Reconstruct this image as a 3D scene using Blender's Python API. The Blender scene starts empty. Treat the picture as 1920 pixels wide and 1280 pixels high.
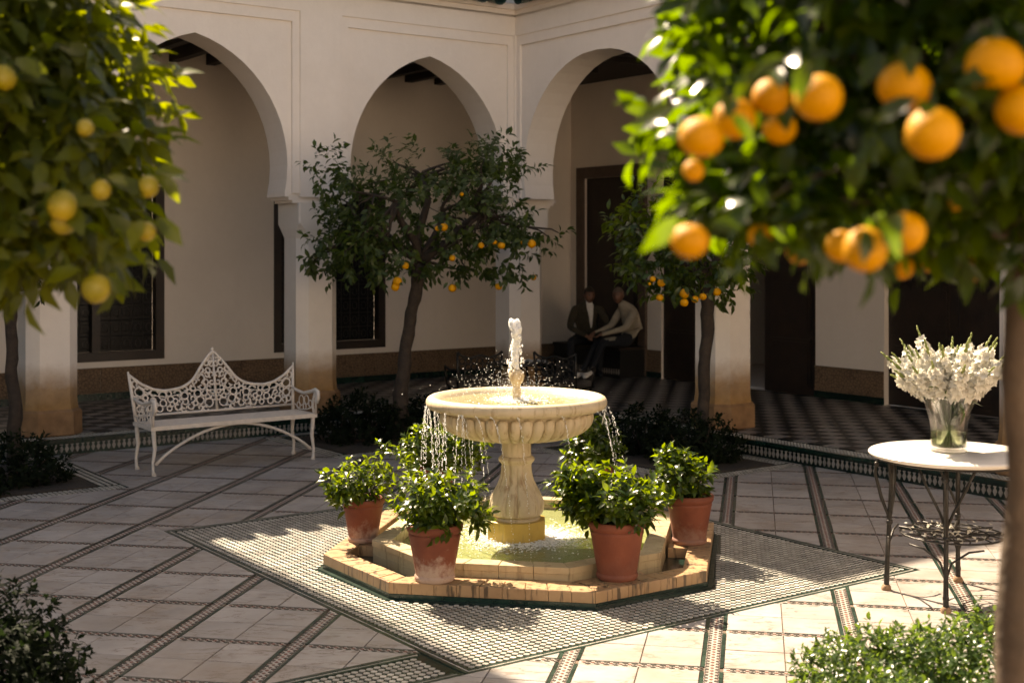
import bpy, math, random
import numpy as np
from mathutils import Vector, Matrix, noise as mnoise
R = math.radians
rng = np.random.default_rng(7)
random.seed(7)
SC = bpy.context.scene
COL = SC.collection

# ------------------------------------------------------------------ camera
H = 2.03
cd = bpy.data.cameras.new('camera')
cam = bpy.data.objects.new('camera', cd); COL.objects.link(cam)
cam.location = (0, 0, H); cam.rotation_euler = (R(90), 0, 0)
cd.sensor_width = 36; cd.lens = 45.94; cd.shift_y = -0.0911
cd.clip_start = 0.05; cd.clip_end = 500
cd.dof.use_dof = True; cd.dof.focus_distance = 8.4; cd.dof.aperture_fstop = 2.6
SC.camera = cam
# ------------------------------------------------------------------ light
SUN_EL = 49.0
THA = R(35.9)                       # direction of the left arcade
ax = np.array([math.cos(THA), math.sin(THA)]); bx_ = np.array([math.sin(THA), -math.cos(THA)])
d2 = R(1.0)
Lh = bx_ * math.cos(d2) - ax * math.sin(d2)          # the way the light travels, on the ground
Ld = Vector((Lh[0] * math.cos(R(SUN_EL)), Lh[1] * math.cos(R(SUN_EL)), -math.sin(R(SUN_EL))))
sl = bpy.data.lights.new('sun', 'SUN'); sl.energy = 5.0; sl.angle = R(0.5); sl.color = (1.0, 0.93, 0.85)
sun = bpy.data.objects.new('sun', sl); COL.objects.link(sun)
sun.rotation_euler = Ld.to_track_quat('-Z', 'Y').to_euler(); sun.location = (-3, 16, 12)
w = bpy.data.worlds.new('World'); SC.world = w; w.use_nodes = True
nt = w.node_tree; bg = nt.nodes['Background']
sky = nt.nodes.new('ShaderNodeTexSky'); sky.sky_type = 'NISHITA'; sky.sun_disc = False
sky.sun_elevation = R(SUN_EL); sky.sun_rotation = math.atan2(-Lh[0], -Lh[1])
sky.air_density = 1.0; sky.dust_density = 3.0
nt.links.new(sky.outputs[0], bg.inputs[0]); bg.inputs[1].default_value = 0.060
vs = SC.view_settings; vs.view_transform = 'Standard'; vs.look = 'None'; vs.gamma = 1; vs.exposure = 1.92
vs.use_curve_mapping = False
vs.use_white_balance = True; vs.white_balance_temperature = 8700; vs.white_balance_tint = 12
SC.cycles.use_denoising = True
SC.cycles.max_bounces = 8; SC.cycles.diffuse_bounces = 4; SC.cycles.transparent_max_bounces = 24
SC.cycles.caustics_reflective = False; SC.cycles.caustics_refractive = False
SC.cycles.sample_clamp_indirect = 6.0

# ------------------------------------------------------------------ materials
def nodes(name):
    m = bpy.data.materials.new(name); m.use_nodes = True
    t = m.node_tree; b = t.nodes['Principled BSDF']
    return m, t, b
def N(t, typ, **kw):
    n = t.nodes.new(typ)
    for k, v in kw.items():
        if k.startswith('i_'):
            key = k[2:]; key = int(key) if key.isdigit() else key.replace('_', ' ')
            n.inputs[key].default_value = v
        else: setattr(n, k, v)
    return n
def ramp(t, fac, stops, interp='LINEAR'):
    r = t.nodes.new('ShaderNodeValToRGB'); r.color_ramp.interpolation = interp
    e = r.color_ramp.elements
    while len(e) < len(stops): e.new(0.5)
    for k, (p, c) in enumerate(stops):
        e[k].position = p; e[k].color = (c, c, c, 1) if isinstance(c, (int, float)) else (*c, 1)
    t.links.new(fac, r.inputs[0]); return r.outputs[0]
def mix(t, fac, a, b, mode='MIX'):
    n = t.nodes.new('ShaderNodeMix'); n.data_type = 'RGBA'; n.blend_type = mode
    for s, v in ((0, fac), (6, a), (7, b)):
        if hasattr(v, 'is_output'): t.links.new(v, n.inputs[s])
        elif s == 0: n.inputs[0].default_value = v
        else: n.inputs[s].default_value = (*v, 1) if len(v) == 3 else v
    return n.outputs[2]
def coords(t, kind='Object', scale=(1, 1, 1)):
    tc = t.nodes.new('ShaderNodeTexCoord'); mp = t.nodes.new('ShaderNodeMapping')
    mp.inputs['Scale'].default_value = scale
    if kind == 'World':
        g = t.nodes.new('ShaderNodeNewGeometry'); t.links.new(g.outputs['Position'], mp.inputs[0])
    else: t.links.new(tc.outputs[kind], mp.inputs[0])
    return mp.outputs[0]
def noise(t, vec, scale, detail=4, rough=0.55, dist=0.0):
    n = N(t, 'ShaderNodeTexNoise'); n.inputs['Scale'].default_value = scale
    n.inputs['Detail'].default_value = detail; n.inputs['Roughness'].default_value = rough
    n.inputs['Distortion'].default_value = dist
    t.links.new(vec, n.inputs['Vector']); return n.outputs['Fac']
def bump(t, b, h, strength=0.3, dist=0.01):
    n = N(t, 'ShaderNodeBump'); n.inputs['Strength'].default_value = strength; n.inputs['Distance'].default_value = dist
    t.links.new(h, n.inputs['Height']); t.links.new(n.outputs[0], b.inputs['Normal']); return n
def simple(name, c1, c2=None, scale=8, rough=0.6, bmp=0.0, bscale=None, metal=0.0, spec=0.5, kind='World', island=0.0, coat=0.0):
    m, t, b = nodes(name)
    v = coords(t, kind); f = noise(t, v, scale)
    col = ramp(t, f, [(0.3, c1), (0.7, c2 or c1)])
    if island:
        g = t.nodes.new('ShaderNodeNewGeometry'); oi = t.nodes.new('ShaderNodeObjectInfo')
        ad = N(t, 'ShaderNodeMath', operation='ADD'); t.links.new(g.outputs['Random Per Island'], ad.inputs[0]); t.links.new(oi.outputs['Random'], ad.inputs[1])
        fr = N(t, 'ShaderNodeMath', operation='FRACT'); t.links.new(ad.outputs[0], fr.inputs[0])
        mul = ramp(t, fr.outputs[0], [(0, 1 - island), (1, 1 + 0.0)])
        col = mix(t, 1.0, col, mul, 'MULTIPLY')
    t.links.new(col, b.inputs['Base Color'])
    b.inputs['Roughness'].default_value = rough; b.inputs['Metallic'].default_value = metal
    b.inputs['Specular IOR Level'].default_value = spec; b.inputs['Coat Weight'].default_value = coat
    if bmp: bump(t, b, noise(t, v, bscale or scale * 6, 5), bmp)
    return m
M = {}
def plaster(name, base, base2, stain=False, dado=None):
    m, t, b = nodes(name)
    v = coords(t, 'World')
    c = ramp(t, noise(t, v, 1.3, 6, 0.65), [(0.3, base), (0.7, base2)])
    c = mix(t, 0.35, c, ramp(t, noise(t, v, 11, 6, 0.7), [(0.3, base2), (0.72, base)]))
    mps = t.nodes.new('ShaderNodeMapping'); mps.inputs['Scale'].default_value = (1, 1, .1); t.links.new(v, mps.inputs[0])
    c = mix(t, ramp(t, noise(t, mps.outputs[0], 1.6, 6, .7), [(.52, 0.0), (.8, .14)]), c, tuple(x * .6 for x in base))
    if stain:
        sx = t.nodes.new('ShaderNodeSeparateXYZ'); t.links.new(v, sx.inputs[0])
        nz = noise(t, v, 6, 5, 0.7)
        ma = N(t, 'ShaderNodeMath', operation='MULTIPLY_ADD'); ma.inputs[1].default_value = 0.22; t.links.new(nz, ma.inputs[0]); t.links.new(sx.outputs[2], ma.inputs[2])
        f = ramp(t, ma.outputs[0], [(0.54, 0.97), (0.74, 0.85), (1.12, 0.0)])
        och = ramp(t, noise(t, v, 9, 5), [(0.3, (0.22, 0.115, 0.035)), (0.7, (0.32, 0.18, 0.065))])
        c = mix(t, f, c, och)
    t.links.new(c, b.inputs['Base Color']); b.inputs['Roughness'].default_value = 0.85
    b.inputs['Specular IOR Level'].default_value = 0.25
    bump(t, b, noise(t, v, 26, 7, 0.7), 0.16, 0.012)
    return m
M['plaster'] = plaster('lime_plaster', (0.72, 0.655, 0.60), (0.80, 0.735, 0.68))
M['plaster_stained'] = plaster('stained_plaster', (0.64, 0.59, 0.54), (0.72, 0.665, 0.61), stain=True)
M['plaster_in'] = plaster('gallery_plaster', (0.66, 0.585, 0.51), (0.72, 0.645, 0.57))
M['plinth'] = simple('brown_stone', (0.17, 0.09, 0.04), (0.27, 0.15, 0.07), 9, 0.8, 0.3, 60)
M['green_glaze'] = simple('green_glaze', (0.004, 0.016, 0.012), (0.010, 0.035, 0.025), 14, 0.22, 0.1, 40, island=0.4)
M['roof_green'] = simple('roof_glaze', (0.012, 0.035, 0.028), (0.03, 0.06, 0.045), 9, 0.3, 0.3, 40, island=0.4)
M['grout'] = simple('grout', (0.07, 0.045, 0.03), (0.13, 0.09, 0.06), 12, 0.9, 0.4, 90)
M['cream_chip'] = simple('cream_chip', (0.34, 0.32, 0.285), (0.52, 0.49, 0.44), 4, 0.38, 0.15, 70, island=0.4)
M['band_base'] = simple('band_base', (0.25, 0.225, 0.20), (0.35, 0.325, 0.29), 9, 0.4, 0.15, 70)
M['green_chip'] = simple('green_chip', (0.010, 0.026, 0.019), (0.026, 0.052, 0.038), 7, 0.28, 0.1, 50, island=0.5)
M['red_chip'] = simple('red_chip', (0.16, 0.055, 0.04), (0.24, 0.09, 0.065), 30, 0.4, 0.1, 60, island=0.5)
M['dark_chip'] = simple('dark_chip', (0.03, 0.025, 0.022), (0.08, 0.06, 0.05), 30, 0.4, island=0.4)
M['black_tile'] = simple('black_tile', (0.006, 0.006, 0.006), (0.014, 0.013, 0.012), 5, 0.42, 0.05, 40, island=0.4)
M['light_tile'] = simple('light_tile', (0.20, 0.18, 0.16), (0.29, 0.26, 0.235), 5, 0.42, 0.05, 40, island=0.25)
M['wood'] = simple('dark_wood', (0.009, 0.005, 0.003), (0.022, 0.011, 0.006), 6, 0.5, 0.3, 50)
M['ceiling_wood'] = simple('ceiling_wood', (0.010, 0.006, 0.004), (0.022, 0.013, 0.008), 6, 0.7, 0.3, 30)
M['iron'] = simple('wrought_iron', (0.010, 0.009, 0.008), (0.03, 0.026, 0.022), 30, 0.42, 0.2, 90, metal=0.4)
M['rust'] = simple('rusty_foot', (0.16, 0.09, 0.05), (0.30, 0.19, 0.11), 40, 0.8, 0.3, 90)
M['soil'] = simple('soil', (0.012, 0.009, 0.006), (0.04, 0.028, 0.018), 30, 0.95, 0.8, 60)
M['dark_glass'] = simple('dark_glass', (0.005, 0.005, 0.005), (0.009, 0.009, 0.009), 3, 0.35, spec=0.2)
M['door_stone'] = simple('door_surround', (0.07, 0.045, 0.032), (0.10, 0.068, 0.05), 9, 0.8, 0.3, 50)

def marble():
    m, t, b = nodes('white_marble')
    v = coords(t, 'World')
    g = t.nodes.new('ShaderNodeNewGeometry'); oi = t.nodes.new('ShaderNodeObjectInfo')
    ad = N(t, 'ShaderNodeMath', operation='ADD'); t.links.new(g.outputs['Random Per Island'], ad.inputs[0]); t.links.new(oi.outputs['Random'], ad.inputs[1])
    fr = N(t, 'ShaderNodeMath', operation='FRACT'); t.links.new(ad.outputs[0], fr.inputs[0])
    sh = t.nodes.new('ShaderNodeVectorMath'); sh.operation = 'SCALE'; sh.inputs['Scale'].default_value = 17.0
    cb = t.nodes.new('ShaderNodeCombineXYZ'); t.links.new(fr.outputs[0], cb.inputs[0]); t.links.new(fr.outputs[0], cb.inputs[2])
    t.links.new(cb.outputs[0], sh.inputs[0])
    va = t.nodes.new('ShaderNodeVectorMath'); va.operation = 'ADD'; t.links.new(v, va.inputs[0]); t.links.new(sh.outputs[0], va.inputs[1])
    vv = va.outputs[0]
    base = ramp(t, noise(t, vv, 2.2, 5, 0.6), [(0.3, (0.27, 0.248, 0.232)), (0.7, (0.36, 0.333, 0.316))])
    base = mix(t, 1.0, base, ramp(t, fr.outputs[0], [(0, 0.84), (1, 1.0)]), 'MULTIPLY')
    mp = t.nodes.new('ShaderNodeMapping'); mp.inputs['Scale'].default_value = (1.0, 3.2, 1.0); mp.inputs['Rotation'].default_value = (0, 0, R(12))
    t.links.new(vv, mp.inputs[0])
    vein = ramp(t, noise(t, mp.outputs[0], 3.0, 7, 0.62, 0.9), [(0.475, 0.0), (0.497, 0.75), (0.502, 0.75), (0.525, 0.0)])
    gate = ramp(t, noise(t, vv, 4.0, 3), [(0.44, 0.0), (0.54, 1.0)])
    vg = N(t, 'ShaderNodeMath', operation='MULTIPLY'); t.links.new(vein, vg.inputs[0]); t.links.new(gate, vg.inputs[1])
    col = mix(t, vg.outputs[0], base, (0.10, 0.062, 0.038))
    sp = ramp(t, noise(t, vv, 38, 3, 0.6), [(0.70, 0.0), (0.76, 0.7)])
    col = mix(t, sp, col, (0.16, 0.10, 0.06))
    dirt = ramp(t, noise(t, v, 0.9, 7, 0.72), [(0.47, 0.0), (0.72, 0.62)])
    col = mix(t, dirt, col, (0.20, 0.135, 0.085))
    t.links.new(col, b.inputs['Base Color'])
    rr = ramp(t, noise(t, v, 4, 5), [(0.3, 0.28), (0.7, 0.55)])
    t.links.new(rr, b.inputs['Roughness'])
    bump(t, b, noise(t, vv, 14, 6, 0.6), 0.12, 0.006)
    return m
M['marble'] = marble()
def stone(name, a, b2, dark, rough=0.6, streak=True, wet=0.0):
    m, t, b = nodes(name)
    v = coords(t, 'World')
    c = ramp(t, noise(t, v, 5, 6, 0.65), [(0.3, a), (0.7, b2)])
    mp = t.nodes.new('ShaderNodeMapping'); mp.inputs['Scale'].default_value = (1, 1, 0.12 if streak else 1); t.links.new(v, mp.inputs[0])
    s = ramp(t, noise(t, mp.outputs[0], 24, 4, 0.6), [(0.54, 0.0), (0.62 if 'curb' in name else 0.70, 0.8)])
    c = mix(t, s, c, dark)
    t.links.new(c, b.inputs['Base Color']); b.inputs['Roughness'].default_value = rough
    bump(t, b, noise(t, v, 45, 6, 0.7), 0.35, 0.006)
    return m
M['fountain'] = stone('fountain_stone', (0.44, 0.355, 0.225), (0.56, 0.46, 0.32), (0.24, 0.15, 0.07))
M['pedestal'] = stone('ochre_stone', (0.42, 0.27, 0.05), (0.50, 0.34, 0.08), (0.22, 0.16, 0.05), 0.35)
M['curb'] = stone('curb_stone', (0.29, 0.17, 0.085), (0.40, 0.25, 0.135), (0.03, 0.02, 0.012), 0.4)
M['basin'] = stone('basin_stone', (0.33, 0.25, 0.145), (0.43, 0.34, 0.21), (0.16, 0.11, 0.06), 0.45)
M['basin_floor'] = simple('basin_floor', (0.30, 0.32, 0.16), (0.42, 0.44, 0.24), 5, 0.5, 0.2)
def terracotta():
    m, t, b = nodes('terracotta')
    v = coords(t, 'World')
    c = ramp(t, noise(t, v, 7, 5), [(0.3, (0.135, 0.030, 0.014)), (0.7, (0.21, 0.055, 0.026))])
    oi = t.nodes.new('ShaderNodeObjectInfo')
    c = mix(t, 1.0, c, ramp(t, oi.outputs['Random'], [(0, 0.85), (1, 1.05)]), 'MULTIPLY')
    sx = t.nodes.new('ShaderNodeSeparateXYZ'); t.links.new(coords(t, 'Object'), sx.inputs[0])
    ma = N(t, 'ShaderNodeMath', operation='MULTIPLY_ADD'); ma.inputs[1].default_value = -0.5; ma.inputs[2].default_value = 0.40
    t.links.new(noise(t, v, 13, 7, 0.7), ma.inputs[0])
    df = N(t, 'ShaderNodeMath', operation='SUBTRACT'); t.links.new(ma.outputs[0], df.inputs[0]); t.links.new(sx.outputs[2], df.inputs[1])
    f0 = ramp(t, df.outputs[0], [(0.0, 0.0), (0.13, 0.60), (0.25, 0.35)])
    mf = N(t, 'ShaderNodeMath', operation='MULTIPLY'); t.links.new(f0, mf.inputs[0]); sc_ = t.nodes.new('ShaderNodeSeparateColor'); t.links.new(oi.outputs['Color'], sc_.inputs[0]); t.links.new(sc_.outputs[0], mf.inputs[1]); f = mf.outputs[0]
    c = mix(t, f, c, (0.46, 0.35, 0.28))
    t.links.new(c, b.inputs['Base Color']); b.inputs['Roughness'].default_value = 0.75
    bump(t, b, noise(t, v, 60, 6), 0.3, 0.004); return m
M['terracotta'] = terracotta()
def leafmat(name, dark, light, trans, rough=0.32, tw=0.42, spec=0.4):
    m, t, b = nodes(name)
    g = t.nodes.new('ShaderNodeNewGeometry'); oi = t.nodes.new('ShaderNodeObjectInfo')
    ad = N(t, 'ShaderNodeMath', operation='ADD'); t.links.new(g.outputs['Random Per Island'], ad.inputs[0]); t.links.new(oi.outputs['Random'], ad.inputs[1])
    fr = N(t, 'ShaderNodeMath', operation='FRACT'); t.links.new(ad.outputs[0], fr.inputs[0])
    c = ramp(t, fr.outputs[0], [(0.0, dark), (0.7, tuple((x + y) / 2 for x, y in zip(dark, light))), (1.0, light)])
    c = mix(t, 0.25, c, ramp(t, noise(t, coords(t, 'World'), 30, 3), [(0.3, dark), (0.7, light)]))
    t.links.new(c, b.inputs['Base Color']); b.inputs['Roughness'].default_value = rough
    b.inputs['Specular IOR Level'].default_value = spec
    tr = t.nodes.new('ShaderNodeBsdfTranslucent')
    tc = ramp(t, fr.outputs[0], [(0.0, tuple(x * 0.6 for x in trans)), (1.0, trans)])
    t.links.new(tc, tr.inputs[0])
    mx = t.nodes.new('ShaderNodeMixShader'); mx.inputs[0].default_value = tw
    t.links.new(b.outputs[0], mx.inputs[1]); t.links.new(tr.outputs[0], mx.inputs[2])
    t.links.new(mx.outputs[0], t.nodes['Material Output'].inputs[0])
    return m
M['leaf_orange'] = leafmat('orange_leaf', (0.004, 0.014, 0.003), (0.014, 0.036, 0.005), (0.22, 0.36, 0.006), 0.24, 0.42)
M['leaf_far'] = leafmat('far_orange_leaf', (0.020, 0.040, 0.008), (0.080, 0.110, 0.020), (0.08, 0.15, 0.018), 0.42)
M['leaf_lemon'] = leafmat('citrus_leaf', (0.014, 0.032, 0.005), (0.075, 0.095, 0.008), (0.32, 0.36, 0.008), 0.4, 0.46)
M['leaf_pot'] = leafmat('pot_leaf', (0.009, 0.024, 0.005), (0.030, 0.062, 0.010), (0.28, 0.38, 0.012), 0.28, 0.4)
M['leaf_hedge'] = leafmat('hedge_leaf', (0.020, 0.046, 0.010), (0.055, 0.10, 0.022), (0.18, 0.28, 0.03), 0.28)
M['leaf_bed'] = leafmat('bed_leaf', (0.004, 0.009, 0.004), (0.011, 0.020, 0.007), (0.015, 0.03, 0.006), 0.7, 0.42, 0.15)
M['bark'] = simple('bark', (0.018, 0.012, 0.008), (0.045, 0.030, 0.020), 16, 0.85, 0.8, 50)
M['bark_near'] = simple('near_bark', (0.035, 0.022, 0.013), (0.085, 0.055, 0.034), 9, 0.8, 0.9, 34)
M['orange'] = simple('orange_peel', (0.44, 0.185, 0.001), (0.54, 0.245, 0.002), 12, 0.55, 0.25, 220, kind='World', spec=0.25)
M['lemon'] = simple('lemon_peel', (0.17, 0.15, 0.004), (0.30, 0.22, 0.005), 12, 0.45, 0.25, 220)
M['white_paint'] = simple('white_paint', (0.50, 0.45, 0.40), (0.62, 0.56, 0.50), 20, 0.45, 0.15, 90)
M['table_marble'] = simple('table_marble', (0.66, 0.60, 0.53), (0.74, 0.69, 0.62), 6, 0.22, 0.04)
M['petal'] = leafmat('petal', (0.60, 0.58, 0.51), (0.74, 0.72, 0.66), (0.75, 0.72, 0.6), 0.5, 0.35)
M['bud'] = leafmat('bud', (0.16, 0.21, 0.05), (0.32, 0.35, 0.13), (0.5, 0.55, 0.2), 0.5, 0.3)
M['stem'] = leafmat('flower_stem', (0.015, 0.04, 0.006), (0.05, 0.10, 0.018), (0.16, 0.26, 0.03), 0.4, 0.3)
M['skin'] = simple('skin', (0.15, 0.07, 0.045), (0.20, 0.095, 0.06), 14, 0.55)
M['hair'] = simple('hair', (0.012, 0.009, 0.007), (0.03, 0.022, 0.016), 60, 0.6)
M['hair_grey'] = simple('cropped_hair', (0.12, 0.09, 0.07), (0.18, 0.13, 0.10), 60, 0.7)
M['jacket'] = simple('olive_jacket', (0.03, 0.025, 0.015), (0.05, 0.04, 0.024), 20, 0.9, 0.3, 60)
M['sweater'] = simple('beige_sweater', (0.30, 0.26, 0.20), (0.38, 0.33, 0.26), 20, 0.9, 0.4, 90)
M['trousers'] = simple('navy_trousers', (0.006, 0.008, 0.012), (0.011, 0.013, 0.018), 20, 0.9, 0.2, 60)
M['shirt'] = simple('white_shirt', (0.62, 0.60, 0.58), (0.7, 0.68, 0.66), 20, 0.8)
M['cushion'] = simple('cushion', (0.52, 0.47, 0.40), (0.60, 0.55, 0.48), 20, 0.9, 0.2, 60)

def dado_mat():
    m, t, b = nodes('carved_dado')
    v = coords(t, 'Object')
    vo = N(t, 'ShaderNodeTexVoronoi', feature='DISTANCE_TO_EDGE'); vo.inputs['Scale'].default_value = 26
    t.links.new(v, vo.inputs['Vector'])
    f = ramp(t, vo.outputs['Distance'], [(0.03, 0.0), (0.16, 1.0)])
    c = mix(t, f, (0.06, 0.035, 0.02), (0.20, 0.125, 0.07))
    c = mix(t, 0.3, c, ramp(t, noise(t, v, 4), [(0.3, (0.11, 0.065, 0.035)), (0.7, (0.21, 0.13, 0.075))]))
    t.links.new(c, b.inputs['Base Color']); b.inputs['Roughness'].default_value = 0.8
    bump(t, b, f, 0.8, 0.008); return m
M['dado'] = dado_mat()
def water_mat(name, tint, diff, wd, bs, strength, foam_scale=None, foam_r=None):
    m = bpy.data.materials.new(name); m.use_nodes = True; t = m.node_tree; t.nodes.clear()
    out = t.nodes.new('ShaderNodeOutputMaterial')
    v = coords(t, 'Object')
    tr = t.nodes.new('ShaderNodeBsdfTransparent'); tr.inputs[0].default_value = (*tint, 1)
    df = t.nodes.new('ShaderNodeBsdfDiffuse')
    gl = t.nodes.new('ShaderNodeBsdfGlossy'); gl.inputs['Roughness'].default_value = 0.06
    h = noise(t, v, bs, 4, 0.6, 0.4)
    bp = N(t, 'ShaderNodeBump'); bp.inputs['Strength'].default_value = strength; bp.inputs['Distance'].default_value = 0.02
    t.links.new(h, bp.inputs['Height'])
    for n_ in (df, gl): t.links.new(bp.outputs[0], n_.inputs['Normal'])
    fres = t.nodes.new('ShaderNodeFresnel'); fres.inputs[0].default_value = 1.33; t.links.new(bp.outputs[0], fres.inputs['Normal'])
    m1 = t.nodes.new('ShaderNodeMixShader'); m1.inputs[0].default_value = wd
    c = mix(t, 0.0, diff, diff)
    if foam_r:
        ln = t.nodes.new('ShaderNodeVectorMath'); ln.operation = 'LENGTH'; t.links.new(v, ln.inputs[0])
        sb = N(t, 'ShaderNodeMath', operation='MULTIPLY_ADD'); sb.inputs[1].default_value = -0.55 / foam_r; sb.inputs[2].default_value = 0.62
        t.links.new(ln.outputs['Value'], sb.inputs[0])
        ad = N(t, 'ShaderNodeMath', operation='ADD'); t.links.new(sb.outputs[0], ad.inputs[0]); t.links.new(noise(t, v, foam_scale, 5, 0.75), ad.inputs[1])
        fm = ramp(t, ad.outputs[0], [(0.74, 0.0), (0.86, 1.0)])
        c = mix(t, fm, diff, (0.85, 0.85, 0.80))
        mxv = N(t, 'ShaderNodeMath', operation='MAXIMUM'); mxv.inputs[1].default_value = wd; t.links.new(fm, mxv.inputs[0]); t.links.new(mxv.outputs[0], m1.inputs[0])
    t.links.new(c, df.inputs[0])
    t.links.new(tr.outputs[0], m1.inputs[1]); t.links.new(df.outputs[0], m1.inputs[2])
    m2 = t.nodes.new('ShaderNodeMixShader'); t.links.new(fres.outputs[0], m2.inputs[0]); t.links.new(m1.outputs[0], m2.inputs[1]); t.links.new(gl.outputs[0], m2.inputs[2])
    t.links.new(m2.outputs[0], out.inputs[0]); return m
M['basin_water'] = water_mat('basin_water', (0.80, 0.85, 0.5), (0.30, 0.33, 0.15), 0.62, 16, 0.32, 30, 0.54)
M['bowl_water'] = water_mat('bowl_water', (0.85, 0.85, 0.6), (0.42, 0.38, 0.22), 0.65, 26, 0.4, 44, 0.40)
def splash():
    m, t, b = nodes('splash_water')
    b.inputs['Base Color'].default_value = (.92, .93, .93, 1); b.inputs['Roughness'].default_value = .12
    tl = t.nodes.new('ShaderNodeBsdfTranslucent'); tl.inputs[0].default_value = (.96, .97, .97, 1)
    tp = t.nodes.new('ShaderNodeBsdfTransparent')
    m1 = t.nodes.new('ShaderNodeMixShader'); m1.inputs[0].default_value = .5; t.links.new(b.outputs[0], m1.inputs[1]); t.links.new(tl.outputs[0], m1.inputs[2])
    m2 = t.nodes.new('ShaderNodeMixShader'); m2.inputs[0].default_value = .12; t.links.new(m1.outputs[0], m2.inputs[1]); t.links.new(tp.outputs[0], m2.inputs[2])
    t.links.new(m2.outputs[0], t.nodes['Material Output'].inputs[0]); return m
M['splash'] = splash()
M['vase_water'] = water_mat('vase_water', (0.88, 0.95, 0.75), (0.5, 0.6, 0.3), 0.06, 5, 0.02)
def glass():
    m, t, b = nodes('clear_glass')
    b.inputs['Transmission Weight'].default_value = 1; b.inputs['Roughness'].default_value = 0.03; b.inputs['IOR'].default_value = 1.45
    b.inputs['Base Color'].default_value = (0.96, 0.98, 0.96, 1)
    tr = t.nodes.new('ShaderNodeBsdfTransparent'); mx = t.nodes.new('ShaderNodeMixShader'); mx.inputs[0].default_value = 0.4
    t.links.new(tr.outputs[0], mx.inputs[1]); t.links.new(b.outputs[0], mx.inputs[2]); t.links.new(mx.outputs[0], t.nodes['Material Output'].inputs[0])
    bump(t, b, noise(t, coords(t, 'Object', (1, 1, 0.1)), 30, 3), 0.5, 0.01)
    return m
M['glass'] = glass()

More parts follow.
